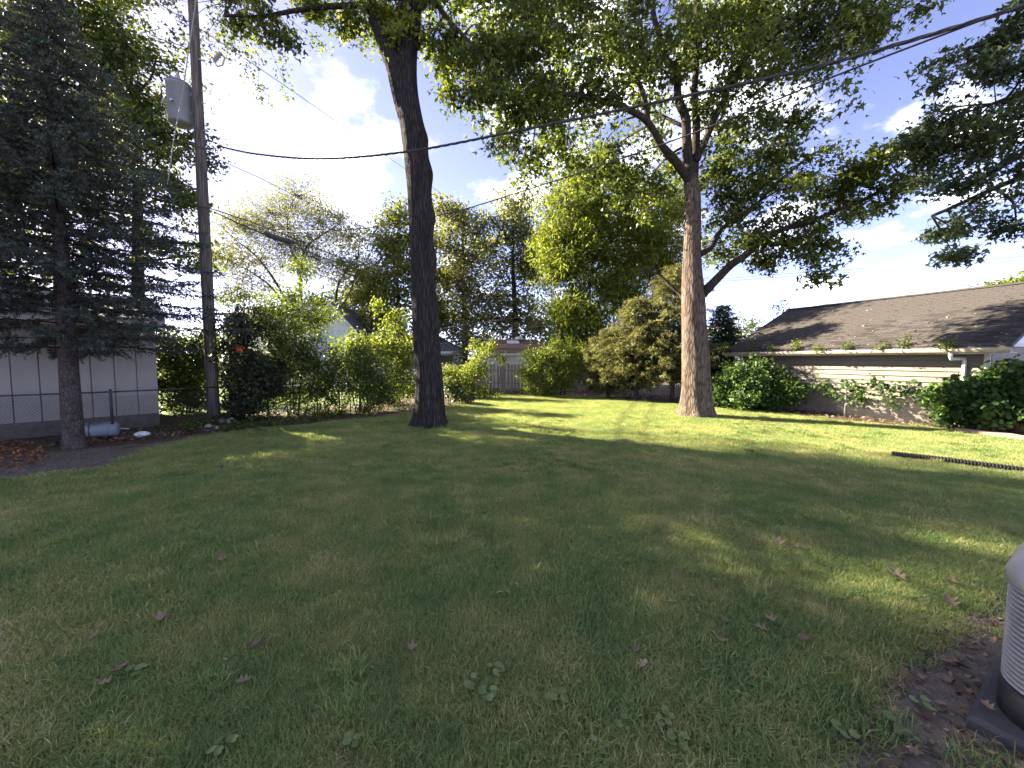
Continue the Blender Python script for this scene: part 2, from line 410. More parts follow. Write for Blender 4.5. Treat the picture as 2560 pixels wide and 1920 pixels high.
# ------------------------------------------------------------------ ground
def poly_sheet(name, pts, z, m, jitter=0.0, sub=4):
    out = []
    n = len(pts)
    for i in range(n):
        a, b = pts[i], pts[(i + 1) % n]
        for k in range(sub):
            f = k / sub
            out.append((a[0] + (b[0] - a[0]) * f + random.uniform(-jitter, jitter), a[1] + (b[1] - a[1]) * f + random.uniform(-jitter, jitter), z))
    mb = MB(); mb.add(out, [tuple(range(len(out)))])
    import bmesh
    me = mb.mesh(name)
    bm = bmesh.new(); bm.from_mesh(me); bmesh.ops.triangulate(bm, faces=bm.faces[:])
    for f in bm.faces:
        if f.normal.z < 0: f.normal_flip()
    bm.to_mesh(me); bm.free()
    o = link(name, me, m)
    o['kind'] = 'structure'
    return o, np.array([(p[0], p[1]) for p in out])
def inside(poly, pts):
    x, y = pts[:, 0], pts[:, 1]
    res = np.zeros(len(pts), bool)
    n = len(poly); j = n - 1
    for i in range(n):
        xi, yi = poly[i]; xj, yj = poly[j]
        c = ((yi > y) != (yj > y)) & (x < (xj - xi) * (y - yi) / (yj - yi + 1e-12) + xi)
        res ^= c
        j = i
    return res
g = MB(); g.add([(-600, -60, 0), (600, -60, 0), (600, 900, 0), (-600, 900, 0)], [(0, 1, 2, 3)])
gr = g.build('ground', M['soil']); gr['kind'] = 'structure'

lawn_px = [(0, 1204), (150, 1188), (250, 1172), (325, 1150), (415, 1110), (520, 1088), (700, 1070), (860, 1052), (960, 1044), (1110, 1022), (1180, 1003), (1260, 988),
           (1380, 990), (1500, 994), (1640, 1005), (1800, 1021), (1961, 1036), (2105, 1054), (2359, 1073), (2560, 1094)]
lawn_pts = [(-7.5, -1.0), (-8.6, 2.5), (-8.2, 4.6)] + [tuple(G(*p)[:2]) for p in lawn_px] + [(12.4, 6.2), (8.5, 1.0), (7.5, -1.0)]
lawn, LP = poly_sheet('lawn', lawn_pts, 0.004, M['turf'], 0.06)
dirt_px = [(0, 1208), (150, 1192), (250, 1176), (325, 1152), (420, 1104), (330, 1112), (240, 1122), (150, 1130), (0, 1140)]
dirt_pts = [(-8.7, 4.5)] + [tuple(G(*p)[:2]) for p in dirt_px] + [(-10.4, 6.5), (-10.6, 4.0)]
dirt, DP = poly_sheet('dirt_patch', dirt_pts, 0.008, M['dirt'], 0.07)
bare_px = [(2030, 1925), (2180, 1720), (2270, 1640), (2380, 1570), (2480, 1500), (2560, 1430)]
bare_pts = [tuple(G(*p)[:2]) for p in bare_px] + [(4.8, 3.0), (4.4, 0.6), (1.5, 0.6)]
bare, BP = poly_sheet('bare_soil', bare_pts, 0.008, M['dirt'], 0.04)
yard, YP = poly_sheet('neighbor_lawn', [(-22, 15), (-12, 12.6), (-9.3, 12.9), (-5.2, 17.5), (-5, 22), (-6, 33), (-26, 33)], 0.004, M['yard'], 0.1)

# ------------------------------------------------------------------ grass: tufts instanced by geometry nodes on one object
def tuft_mesh(name, n, rad, h, w, seg):
    r = rad * np.sqrt(R.random(n)) * (0.8 + 0.4 * R.random(n)); th = R.random(n) * 2 * pi
    bx, by = r * np.cos(th), r * np.sin(th)
    hh = h * (0.45 + 0.75 * R.random(n)); ld = R.random(n) * 2 * pi; lean = hh * (0.25 + 1.15 * R.random(n) ** 1.2)
    lx, ly = np.cos(ld) * lean, np.sin(ld) * lean
    wd = w * (0.6 + 0.8 * R.random(n)); sd = ld + pi / 2 + R.normal(0, 0.6, n)
    sx, sy = np.cos(sd) * wd / 2, np.sin(sd) * wd / 2
    v = np.clip(R.normal(0.38, 0.2, n), 0, 1); st = R.random(n) < 0.16; v[st] += 0.5
    hh[st] *= .35; lean[st] = .03 + .04 * R.random(st.sum()); lx, ly = np.cos(ld) * lean, np.sin(ld) * lean
    if seg == 2:
        V = np.stack([np.stack([bx - sx, by - sy, 0 * bx], 1), np.stack([bx + sx, by + sy, 0 * bx], 1),
                      np.stack([bx + lx * .4 + sx * .8, by + ly * .4 + sy * .8, hh * .62], 1), np.stack([bx + lx * .4 - sx * .8, by + ly * .4 - sy * .8, hh * .62], 1),
                      np.stack([bx + lx, by + ly, hh * (1 - 0.25 * lean / np.maximum(hh, 1e-6))], 1)], 1)
        b = np.arange(n) * 5
        F = [np.stack([b, b + 1, b + 2, b + 3], 1), np.stack([b + 3, b + 2, b + 4], 1)]
        k = 5
    else:
        V = np.stack([np.stack([bx - sx, by - sy, 0 * bx], 1), np.stack([bx + sx, by + sy, 0 * bx], 1), np.stack([bx + lx, by + ly, hh], 1)], 1)
        b = np.arange(n) * 3
        F = [np.stack([b, b + 1, b + 2], 1)]
        k = 3
    me = npmesh(name, V.reshape(-1, 3), F, np.repeat(v, k))
    me.materials.append(M['grass'])
    return me
def instancer(name, pts, rotz, scl, idx, meshes):
    """one object: meshes instanced on points by a geometry-nodes modifier"""
    me = bpy.data.meshes.new(name)
    me.vertices.add(len(pts)); me.vertices.foreach_set('co', np.asarray(pts, np.float32).ravel())
    for nm, arr in (('rz', rotz), ('sc', scl)):
        a = me.attributes.new(nm, 'FLOAT', 'POINT'); a.data.foreach_set('value', np.asarray(arr, np.float32))
    a = me.attributes.new('ix', 'INT', 'POINT'); a.data.foreach_set('value', np.asarray(idx, np.int32))
    me.update()
    c = bpy.data.collections.new(name + '_kinds')
    for i, m in enumerate(meshes):
        o = bpy.data.objects.new('%s_kind_%02d' % (name, i), m); c.objects.link(o)
    ob = link(name, me, M['grass'])
    ng = bpy.data.node_groups.new(name + '_nodes', 'GeometryNodeTree')
    ng.interface.new_socket('Geometry', in_out='INPUT', socket_type='NodeSocketGeometry')
    ng.interface.new_socket('Geometry', in_out='OUTPUT', socket_type='NodeSocketGeometry')
    nd = ng.nodes; lk = ng.links.new
    gi = nd.new('NodeGroupInput'); go = nd.new('NodeGroupOutput')
    ci = nd.new('GeometryNodeCollectionInfo'); ci.inputs['Collection'].default_value = c
    ci.inputs['Separate Children'].default_value = True; ci.inputs['Reset Children'].default_value = True
    ip = nd.new('GeometryNodeInstanceOnPoints'); ip.inputs['Pick Instance'].default_value = True
    m2p = nd.new('GeometryNodeMeshToPoints')
    lk(gi.outputs[0], m2p.inputs['Mesh'])
    lk(m2p.outputs[0], ip.inputs['Points']); lk(ci.outputs[0], ip.inputs['Instance'])
    def na(nm, tp):
        n = nd.new('GeometryNodeInputNamedAttribute'); n.data_type = tp; n.inputs['Name'].default_value = nm
        return n.outputs['Attribute']
    lk(na('ix', 'INT'), ip.inputs['Instance Index'])
    cx = nd.new('ShaderNodeCombineXYZ'); lk(na('rz', 'FLOAT'), cx.inputs[2])
    er = nd.new('FunctionNodeEulerToRotation'); lk(cx.outputs[0], er.inputs[0]); lk(er.outputs[0], ip.inputs['Rotation'])
    lk(na('sc', 'FLOAT'), ip.inputs['Scale'])
    lk(ip.outputs[0], go.inputs[0])
    md = ob.modifiers.new('scatter', 'NODES'); md.node_group = ng
    return ob
def grid_pts(x0, x1, y0, y1, s):
    xs, ys = np.meshgrid(np.arange(x0, x1, s), np.arange(y0, y1, s))
    p = np.stack([xs.ravel(), ys.ravel()], 1) + R.uniform(-s * .5, s * .5, (xs.size, 2))
    return p
def keep(p, edge=1.0):
    p = p[(np.abs(p[:, 0] - 2.83) > .62) | (np.abs(p[:, 1] - 1.66) > .62)]     # nothing grows under the condenser pad
    k = inside(LP, p) & ~inside(DP, p) & (~inside(BP, p) | (R.random(len(p)) < .05)) & (np.abs(p[:, 0]) < 1.5 * p[:, 1] + 2.2)
    return p[k]
clump_m = [tuft_mesh('tuft_clump', 150, 0.09, 0.12, 0.005, 2) for _ in range(3)]
near_m = [tuft_mesh('tuft_near', 520, 0.17, 0.068, 0.0038, 2) for _ in range(6)]
far_m = [tuft_mesh('tuft_far', 420, 0.3, 0.05, 0.0075, 1) for _ in range(6)]
a = keep(grid_pts(-11, 11, 0.3, 6.2, 0.13)); a = a[a[:, 1] < 6 + R.uniform(-.4, .4, len(a))]
b_ = keep(grid_pts(-14, 14, 5.4, 21.5, 0.25)); b_ = b_[b_[:, 1] > 6 + R.uniform(-.4, .4, len(b_))]
pts = np.concatenate([np.c_[a, np.full(len(a), 0.004)], np.c_[b_, np.full(len(b_), 0.004)]])
idx = np.concatenate([R.integers(0, 6, len(a)), 6 + R.integers(0, 6, len(b_))])
n1 = np.array([noise.noise(Vector((x * .55, y * .55, 3.3))) for x, y, _ in pts])
scl = np.clip(1.0 + 0.5 * n1 + R.normal(0, .12, len(pts)), .72, 1.6)
cl_ = keep(grid_pts(-11, 11, 0.8, 12, 0.21))
cn_ = np.array([noise.noise(Vector((x * 1.1 + 5, y * 1.1, 1.7))) + .5 * noise.noise(Vector((x * 4, y * 4, 9.1))) for x, y in cl_])
cl_ = cl_[cn_ > .22]
pts = np.concatenate([pts, np.c_[cl_, np.full(len(cl_), .004)]]); scl = np.concatenate([scl, R.uniform(.5, 1.05, len(cl_))]); idx = np.concatenate([idx, 12 + R.integers(0, 3, len(cl_))])
gob = instancer('lawn_grass', pts, R.random(len(pts)) * 2 * pi, scl, idx, near_m + far_m + clump_m)
tag(gob, 'short green and straw coloured grass blades covering the whole yard', 'grass', kind='stuff')

# ------------------------------------------------------------------ foliage
TPL = {
    'maple': (np.array([(0, 0, 0), (.42, .30, -.10), (.15, .42, 0), (0, 1, -.08), (-.15, .42, 0), (-.42, .30, -.10)], float), np.array([(0, 1, 2), (0, 2, 3), (0, 3, 4), (0, 4, 5)])),
    'oval': (np.array([(0, 0, 0), (.27, .48, -.08), (0, 1, 0), (-.27, .48, -.08)], float), np.array([(0, 1, 2), (0, 2, 3)])),
    'long': (np.array([(0, 0, 0), (.13, .45, -.04), (0, 1, -.1), (-.13, .45, -.04)], float), np.array([(0, 1, 2), (0, 2, 3)])),
    'vine': (np.array([(0, 0, 0), (.45, .12, -.1), (.42, .58, -.06), (0, 1, -.1), (-.42, .58, -.06), (-.45, .12, -.1)], float), np.array([(0, 1, 2), (0, 2, 3), (0, 3, 4), (0, 4, 5)])),
    'oak': (np.array([(0, 0, 0), (.16, .2, .02), (.40, .32, .1), (.16, .45, 0), (.44, .66, .12), (.14, .70, 0), (0, 1, .1), (-.14, .70, 0), (-.44, .66, .12), (-.16, .45, 0), (-.40, .32, .1), (-.16, .2, .02)], float),
            np.array([(0, 1, 11), (1, 2, 3), (3, 9, 11), (1, 3, 11), (9, 10, 11), (3, 4, 5), (3, 5, 7), (3, 7, 9), (5, 6, 7), (7, 8, 9)])),
}
def unit(a):
    return a / np.maximum(np.linalg.norm(a, axis=1, keepdims=True), 1e-9)
def leaf_arrays(C, size, shape='oval', up=0.6, bias=(0, 0, -0.3), svar=0.35):
    n = len(C)
    nrm = unit(R.normal(0, 1, (n, 3)) * 0.75 + np.array([0, 0, up]))
    t = R.normal(0, 1, (n, 3)) + np.array(bias)
    t = unit(t - nrm * np.sum(t * nrm, 1, keepdims=True))
    s = np.cross(nrm, t)
    T, Fc = TPL[shape]
    sz = (np.asarray(size) * (1 + svar * (R.random(n) * 2 - 1)))[:, None, None] if np.ndim(size) == 0 else np.asarray(size)[:, None, None]
    V = C[:, None, :] + sz * (T[None, :, 0:1] * s[:, None, :] + T[None, :, 1:2] * t[:, None, :] + T[None, :, 2:3] * nrm[:, None, :])
    k = len(T)
    F = (np.arange(n) * k)[:, None, None] + Fc[None]
    return V.reshape(-1, 3), F.reshape(-1, 3), k
def ell(n, c, r, shell=0.5):
    d = unit(R.normal(0, 1, (n, 3)))
    return np.array(c) + d * (R.random(n) ** shell)[:, None] * np.array(r)
def px_blob(b):
    """(px, py, rx, ry, Y[, ry_depth]) in photo pixels -> centre, radii in metres"""
    px, py, rx, ry, Y = b[:5]
    c = P(px, py, Y)
    rr = (rx * Y / FPX, (b[5] if len(b) > 5 else 0.5 * (rx + ry) * Y / FPX), ry * Y / FPX)
    return c, rr
def sprays(blobs, dens, per, spread, lmax=1.3):
    """clusters filled into blobs; dens = clusters per m^2 of frontal ellipse"""
    cs = []
    for c, r in blobs:
        n = max(6, int(dens * pi * r[0] * r[2] * (0.6 + 0.4 * min(r[1] / max(r[0], .01), 2))))
        ns = max(3, n // 5)
        st = ell(ns, c, np.array(r) * .9)
        d = unit((st - np.array(c)) / np.array(r) + R.normal(0, .6, (ns, 3)))
        d[:, 2] = d[:, 2] * .45 + R.normal(-.12, .18, ns)
        ln = np.minimum(lmax, (r[0] + r[1] + r[2]) / 3 * R.uniform(.3, .8, ns))
        t = np.linspace(0, 1, 5)[None, :, None]
        q = st[:, None, :] + unit(d)[:, None, :] * ln[:, None, None] * t
        q[:, :, 2] -= (.12 * ln)[:, None] * (t[:, :, 0] ** 2)
        cs.append(q.reshape(-1, 3))
    return np.concatenate(cs)
def twig_mesh(skel, skr, centers, blobs, rbr=0.04, rtw=0.012):
    mb = MB()
    sk = np.array(skel); 
    extra = []
    for c, r in blobs:                      # one bough per foliage mass
        c = np.array(c)
        d = np.linalg.norm(sk - c, axis=1); i = int(d.argmin())
        if d[i] < 0.15: continue
        a, b = Vector(sk[i]), Vector(c)
        mid = a.lerp(b, 0.5) + Vector((random.uniform(-.12, .12), random.uniform(-.12, .12), random.uniform(0, .18))) * d[i]
        path = bez([a, mid, b], 7)
        r0 = min(rbr * (0.5 + d[i] * 0.25), skr[i] * 0.8 if skr[i] > 0 else rbr)
        mb.tube(path, [r0 * (1 - 0.75 * k / 6) for k in range(7)], 5, False)
        extra += [tuple(p) for p in path[1:]]
    if extra: sk = np.concatenate([sk, np.array(extra)])
    for c in centers:
        d = np.linalg.norm(sk - c, axis=1); i = int(d.argmin())
        a, b = Vector(sk[i]), Vector(c)
        mid = a.lerp(b, 0.55) + Vector((random.uniform(-.1, .1), random.uniform(-.1, .1), random.uniform(-.02, .15))) * d[i]
        mb.tube([a, mid, b], [rtw, rtw * .7, rtw * .35], 3, False)
    return mb
def foliage(name, parent, centers, per, spread, size, shape, m, up=0.6, bias=(0, 0, -.3), vmean=0.45, vsd=0.22, clump=0.2):
    k = len(centers)
    cnt = np.maximum(2, R.poisson(per, k))
    C = np.repeat(centers, cnt, axis=0) + R.normal(0, 1, (cnt.sum(), 3)) * np.array(spread)
    C = C[C[:, 2] > 0.02]
    cv = R.normal(0, clump, k)
    v = np.clip(np.repeat(cv, cnt)[:len(C)] + R.normal(vmean, vsd, len(C)), 0, 1)
    V, F, kk = leaf_arrays(C, size, shape, up, bias)
    return np_obj(name, V, [F], m, parent, np.repeat(v, kk))
def trunk_obj(name, parent, pts, rad, m, n=34, rings=70, flare=0.0, rough=0.05, fz=0.6, lumps=()):
    path = bez([Vector(p) for p in pts], rings); rr = bez(list(rad), rings)
    V = []; seed = random.random() * 50
    z0 = path[0].z
    for i, p in enumerate(path):
        for k in range(n):
            th = 2 * pi * k / n
            d = Vector((math.cos(th), math.sin(th), 0))
            h = p.z - z0
            nz = noise.noise(Vector((d.x * 2.6 + seed, d.y * 2.6, h * .45))) * rough * 1.4 + noise.noise(Vector((d.x * 8 + seed, d.y * 8, h * 1.1))) * rough
            fl = flare * math.exp(-h / fz * 2.2) * (1 + 0.55 * math.sin(5 * th + seed) + 0.3 * math.sin(8 * th + 2 * seed))
            r = rr[i] * (1 + nz) + max(fl, -0.3 * rr[i])
            for (lz, lth, la, lw) in lumps:
                dth = math.atan2(math.sin(th - lth), math.cos(th - lth))
                r += la * math.exp(-((h - lz) / lw) ** 2 - (dth / .6) ** 2)
            V.append(p + d * r)
    i = np.arange(rings - 1)[:, None] * n; k = np.arange(n)[None]
    k2 = (k + 1) % n
    F = np.stack([i + k, i + k2, i + k2 + n, i + k + n], -1).reshape(-1, 4)
    return np_obj(name, np.array(V), [F], m, parent, smooth=True)
def limb_obj(parent, pxpts, rad, m, name='limb', n=9):
    """pxpts: [(px,py,Y)] ; rad start,end"""
    pts = [P(*q) for q in pxpts]
    path = bez(pts, 6 * len(pts))
    rr = [rad[0] + (rad[1] - rad[0]) * (i / (len(path) - 1)) ** .8 for i in range(len(path))]
    path = [p + Vector((noise.noise(p * 1.3), noise.noise(p * 1.3 + Vector((9, 0, 0))), noise.noise(p * 1.3 + Vector((0, 9, 0))))) * min(.05, rad[0] * .5) for p in path]
    o = MB().tube(path, rr, n, True).build(name, m, parent, True)
    return o, path, rr

def shrub(name, label, cat, base, blobs, size, shape, m, dens=26, per=16, spread=0.09, group=None, stems=7, vmean=.45, vsd=.22, up=.5, bias=(0, 0, -.2), stemr=.014, pxb=True):
    root = thing(name, label, cat, base, group)
    B = [px_blob(b) for b in blobs] if pxb else blobs
    B = [(Vector((c[0], c[1], max(c[2], r[2] * .6))), r) for c, r in B]
    C = sprays(B, dens * 1.7, per, spread, .32)
    C = C[C[:, 2] > 0.05]
    skel = [tuple(base)]; mb = MB()
    for s in range(stems):
        c, r = B[s % len(B)]
        e = Vector(c) + Vector((random.uniform(-.6, .6) * r[0], random.uniform(-.6, .6) * r[1], random.uniform(-.2, .6) * r[2]))
        st = Vector(base) + Vector((random.uniform(-.25, .25), random.uniform(-.2, .2), 0))
        st = st.lerp(Vector((e.x, e.y, st.z)), random.uniform(.2, .7))
        path = bez([st, st.lerp(e, .5) + Vector((random.uniform(-.08, .08), random.uniform(-.08, .08), .08)), e], 8)
        mb.tube(path, [stemr * (1.3 - i / 8) for i in range(8)], 5, False)
        skel += [tuple(p) for p in path]
    tw = twig_mesh(skel, [stemr] * len(skel), C[::3], [], .02, .005)
    b = len(mb.V); mb.V += tw.V; mb.F += [tuple(i + b for i in f) for f in tw.F]
    mb.build('stems', M['branch'], root)
    foliage('foliage', root, C, per, spread, size, shape, m, up, bias, vmean, vsd)
    return root

# ------------------------------------------------------------------ garage
A_ = Vector((-0.385, 0.923, 0)).normalized()      # along its long wall, away from the camera
N_ = Vector((-A_.y, A_.x, 0))                      # out of the wall, towards the yard
if N_.x > 0: N_ = -N_
NEAR = P(2471, 960, 9.92); NEAR.z = 0
FAR = P(1850, 960, 16.22); FAR.z = 0
WL = (FAR - NEAR).length
A_ = (FAR - NEAR).normalized(); N_ = Vector((-A_.y, A_.x, 0))
if N_.x > 0: N_ = -N_
ZE, ZS, WD, RISE, OH, OG = 2.26, 0.26, 7.2, 1.72, 0.42, 0.45    # eave, siding bottom, depth, rise, eave and gable overhang
Zv = Vector((0, 0, 1))
garage = thing('garage', 'beige lap sided garage with a mossy brown shingle roof beyond the right fence', 'garage', NEAR + A_ * WL / 2 - N_ * WD / 2)
MB().box(NEAR + N_ * -0.02, A_ * WL, -N_ * (WD - .04), Zv * ZS).build('foundation', M['foundation'], garage)
core = MB()
o = NEAR - N_ * 0.03 + Zv * ZS
core.box(o + A_ * .03, A_ * (WL - .06), -N_ * (WD - .06), Zv * (ZE - ZS))
zt = ZE
for q in (.03, WL - .13):                           # gable cores
    p = NEAR - N_ * 0.03 + A_ * q
    core.add([p + Zv * zt, p - N_ * (WD - .06) + Zv * zt, p - N_ * (WD / 2) + Zv * (zt + RISE - .14), p + A_ * .1 + Zv * zt, p + A_ * .1 - N_ * (WD - .06) + Zv * zt, p + A_ * .1 - N_ * (WD / 2) + Zv * (zt + RISE - .14)],
             [(0, 1, 2), (5, 4, 3), (0, 3, 4, 1), (1, 4, 5, 2), (2, 5, 3, 0)])
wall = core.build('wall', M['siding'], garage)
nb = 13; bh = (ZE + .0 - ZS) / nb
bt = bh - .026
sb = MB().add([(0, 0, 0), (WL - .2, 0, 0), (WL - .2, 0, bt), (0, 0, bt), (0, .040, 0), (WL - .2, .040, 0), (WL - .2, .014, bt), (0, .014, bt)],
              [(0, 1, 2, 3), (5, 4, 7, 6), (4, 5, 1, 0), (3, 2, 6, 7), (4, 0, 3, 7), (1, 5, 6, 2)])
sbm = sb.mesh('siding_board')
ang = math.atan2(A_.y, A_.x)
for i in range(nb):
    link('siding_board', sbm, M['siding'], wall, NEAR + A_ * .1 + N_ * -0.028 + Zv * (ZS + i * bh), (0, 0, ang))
# gable end that faces the camera: pale boards narrowing to the peak
ng_ = 12; gh = (RISE - .1) / ng_
E_ = -N_
for i in range(ng_):
    f0, f1 = i / ng_, (i + 1) / ng_
    w0, w1 = (WD / 2) * f0 / 1.0, (WD / 2) * f1
    p = NEAR + A_ * .03
    mb = MB()
    q = [p + E_ * (w0 + .05) + Zv * (ZE + i * gh), p + E_ * (WD - w0 - .05) + Zv * (ZE + i * gh), p + E_ * (WD - w1 - .02) + Zv * (ZE + (i + 1) * gh), p + E_ * (w1 + .02) + Zv * (ZE + (i + 1) * gh)]
    out = -A_
    mb.add([q[0] + out * .025, q[1] + out * .025, q[2] + out * .006, q[3] + out * .006, q[0], q[1], q[2], q[3]], [(0, 1, 2, 3), (7, 6, 5, 4), (0, 4, 5, 1), (2, 6, 7, 3), (1, 5, 6, 2), (3, 7, 4, 0)])
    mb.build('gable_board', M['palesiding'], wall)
MB().box(NEAR + A_ * .03 - A_ * .06 + Zv * (ZE - .10), E_ * WD, A_ * .06, Zv * .10).build('gable_band', M['white'], wall)
for i in range(12):
    zb = ZS + i * (ZE - .11 - ZS) / 12
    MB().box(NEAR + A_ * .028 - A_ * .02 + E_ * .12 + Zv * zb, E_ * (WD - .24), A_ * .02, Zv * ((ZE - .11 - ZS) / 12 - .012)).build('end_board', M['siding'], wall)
for s in (0, WL - .1):
    MB().box(NEAR + A_ * s - A_ * .005 - N_ * .03 + Zv * ZS, A_ * .11, N_ * .045, Zv * (ZE - ZS - .02)).build('corner_trim', M['white'], garage)
# roof slab, soffit, fascia
def slope_pt(s, d, up=0.0):                         # s along the wall, d outwards from the wall (negative = towards the ridge)
    k = RISE / (WD / 2)
    return NEAR + A_ * s + N_ * d + Zv * (ZE + .02 - d * k * 1.0 + up)
rf = MB()
for side in (0, 1):
    e0, e1 = slope_pt(-OG, OH), slope_pt(WL + OG, OH)
    r0, r1 = slope_pt(-OG, -WD / 2), slope_pt(WL + OG, -WD / 2)
    if side:
        def fl(p):
            d = (p - NEAR).dot(N_); return p - N_ * (2 * (d + WD / 2))
        e0, e1, r0, r1 = [fl(p) for p in (e0, e1, r0, r1)]
    t = Zv * .09
    vs = [e0, e1, r1, r0, e0 + t, e1 + t, r1 + t, r0 + t]
    fs = [(3, 2, 1, 0), (4, 5, 6, 7), (0, 1, 5, 4), (1, 2, 6, 5), (2, 3, 7, 6), (3, 0, 4, 7)]
    rf.add(vs, fs if not side else [tuple(reversed(f)) for f in fs])
roof = rf.build('roof', M['slate'], garage)
k_ = RISE / (WD / 2); SL = math.hypot(1, k_)
slen = (OH + WD / 2) * SL
expo = 0.145
nc = int(slen / expo); RL = WL + 2 * OG
sw = RL / round(RL / .30)
un = (N_ * -1 + Zv * k_).normalized()               # up the slope
nn = A_.cross(un); XA = A_
if nn.z < 0: nn, XA = -nn, -A_                      # keep the shingle frame right-handed
rotm = __import__('mathutils').Matrix((XA, un, nn)).transposed().to_euler()
def sh_mesh(w):
    return MB().add([(0, -.02, .0), (w, -.02, .0), (w, expo * 1.1, .0), (0, expo * 1.1, .0), (0, -.02, .013), (w, -.02, .013), (w, expo * 1.1, .005), (0, expo * 1.1, .005)],
                    [(3, 2, 1, 0), (4, 5, 6, 7), (0, 1, 5, 4), (1, 2, 6, 5), (2, 3, 7, 6), (3, 0, 4, 7)])
full, half = sh_mesh(sw - .006), sh_mesh(sw / 2 - .006)
fm, hm = full.mesh('shingle'), half.mesh('shingle_end')
spots = []
for c in range(nc):
    o = slope_pt(-OG, OH) + un * (c * expo) + Zv * .0905 + nn * .002
    x = 0.0 if c % 2 == 0 else -sw / 2
    while x < RL - .02:
        if x < 0: spots.append((o, 'h', c))
        else:
            w = 'f' if x + sw <= RL + .01 else 'h'
            spots.append((o + A_ * x, w, c))
        x += sw
spots.sort(key=lambda s: (s[0] - Vector((0, 0, HC))).length)
rest = MB()
Rm = __import__('mathutils').Matrix((XA, un, nn)).transposed()
for i, (o, w, c) in enumerate(spots):
    j = nn * random.uniform(0, .004)
    if XA.dot(A_) < 0: o = o + A_ * ((sw if w == 'f' else sw / 2) - .006)
    if i < 300:
        link('shingle', fm if w == 'f' else hm, M['shingle'], roof, o + j, rotm)
    else:
        src = full if w == 'f' else half
        rest.add([o + j + Rm @ Vector(v) for v in src.V], src.F)
rest.build('shingles', M['shingle'], roof, kind='stuff')
MB().box(slope_pt(-OG, -WD / 2, .07) + N_ * .13, A_ * RL, -N_ * .26, Zv * .05).build('ridge_cap', M['shingle'], roof)
MB().box(slope_pt(-OG + .02, OH + .0) + Zv * -.13, A_ * (RL - .04), N_ * -.02, Zv * .14).build('fascia', M['gutter'], garage)
MB().box(slope_pt(-OG + .02, OH - .03) + Zv * -.12, A_ * (RL - .04), N_ * -(OH - .03), Zv * .012).build('soffit', M['gutter'], garage)
gp = [(0, 0), (.085, .0), (.115, .05), (.115, .095), (.125, .105), (.105, .105), (.105, .055), (.08, .012), (.0, .012)]
gu = MB(); gv = []
for s in (-OG - .03, WL + OG + .03):
    gv += [slope_pt(s, OH + .003 + x) * 1 + Zv * (z - .075 + (x + .003) * k_) for x, z in gp]
n9 = len(gp)
gu.add(gv, [(i, (i + 1) % n9, (i + 1) % n9 + n9, i + n9) for i in range(n9)] + [tuple(range(n9)), tuple(range(2 * n9 - 1, n9 - 1, -1))])
gutter = gu.build('gutter', M['gutter'], garage)
for s in [0.4 + i * 1.1 for i in range(7)]:
    MB().box(slope_pt(s, OH + .128) + Zv * (-.06 + .13 * k_), A_ * .03, N_ * .006, Zv * .08).build('gutter_hanger', M['gutter'], gutter)
for s in (0.55, WL - .12):
    q0 = slope_pt(s, OH + .05) + Zv * (-.07)
    path = [q0, q0 + Zv * -.10, q0 + Zv * -.16 - N_ * .05, NEAR + A_ * (s - (.12 if s < 2 else -.1)) + N_ * .07 + Zv * (ZE - .42), NEAR + A_ * (s - (.12 if s < 2 else -.1)) + N_ * .05 + Zv * (ZE - .52), NEAR + A_ * (s - (.12 if s < 2 else -.1)) + N_ * .05 + Zv * .3]
    MB().tube(path, .045, 8).build('downspout', M['white'], garage, True)
# leaf debris on the roof
dc = []
for i in range(420):
    s, d = random.uniform(-OG, WL + OG), OH - (random.random() ** 1.4) * (OH + WD / 2 - .1)
    dc.append(tuple(slope_pt(s, d, .13)))
V, F, kk = leaf_arrays(np.array(dc), .075, 'oval', 2.0)
db = np_obj('roof_litter', V, [F], M['deadleaf'], None, np.repeat(np.clip(R.normal(.6, .25, len(dc)), 0, 1), kk))
tag(db, 'scattered dry leaves lying on the garage roof shingles', 'leaves', kind='stuff')

# ------------------------------------------------------------------ shed behind the left fence
S1 = G(400, 1065); S0 = G(0, 1101)
sd = (S1 - S0).normalized(); S0 = S0 - sd * 3.0
SLn = (S1 - S0).length
sn = Vector((-sd.y, sd.x, 0)); sn = sn if sn.x < 0 else -sn      # away from the camera
shed = thing('shed', 'grey panelled shed on a dark block base behind the spruce', 'shed', S0 + sd * SLn / 2 + sn * 1.5)
MB().box(S0, sd * SLn, sn * 4.0, Zv * .36).build('base', M['darkblock'], shed)
wl = MB().box(S0 + sd * .01 - sn * .0 + sn * .03 + Zv * .36, sd * (SLn - .02), sn * 3.9, Zv * 2.3).build('wall', M['panel'], shed)
x = 0.0; pw = 0.41
pm = MB().box((0, 0, 0), (pw - .022, 0, 0), (0, .03, 0), (0, 0, 2.28)).mesh('wall_panel')
while x + pw <= SLn + .05:
    link('wall_panel', pm, M['panel'], wl, S0 + sd * (SLn - x - pw + .02) - sn * .01 + Zv * .365, (0, 0, math.atan2(sd.y, sd.x)))
    x += pw
MB().box(S0 - sd * .2 - sn * .35 + Zv * 2.66, sd * (SLn + .4), sn * .02, Zv * .16).build('fascia', M['white'], shed)
r_ = MB(); q = [S0 - sd * .2 - sn * .35 + Zv * 2.8, S1 + sd * .2 - sn * .35 + Zv * 2.8, S1 + sd * .2 + sn * 2 + Zv * 3.6, S0 - sd * .2 + sn * 2 + Zv * 3.6, S1 + sd * .2 + sn * 4.3 + Zv * 2.8, S0 - sd * .2 + sn * 4.3 + Zv * 2.8]
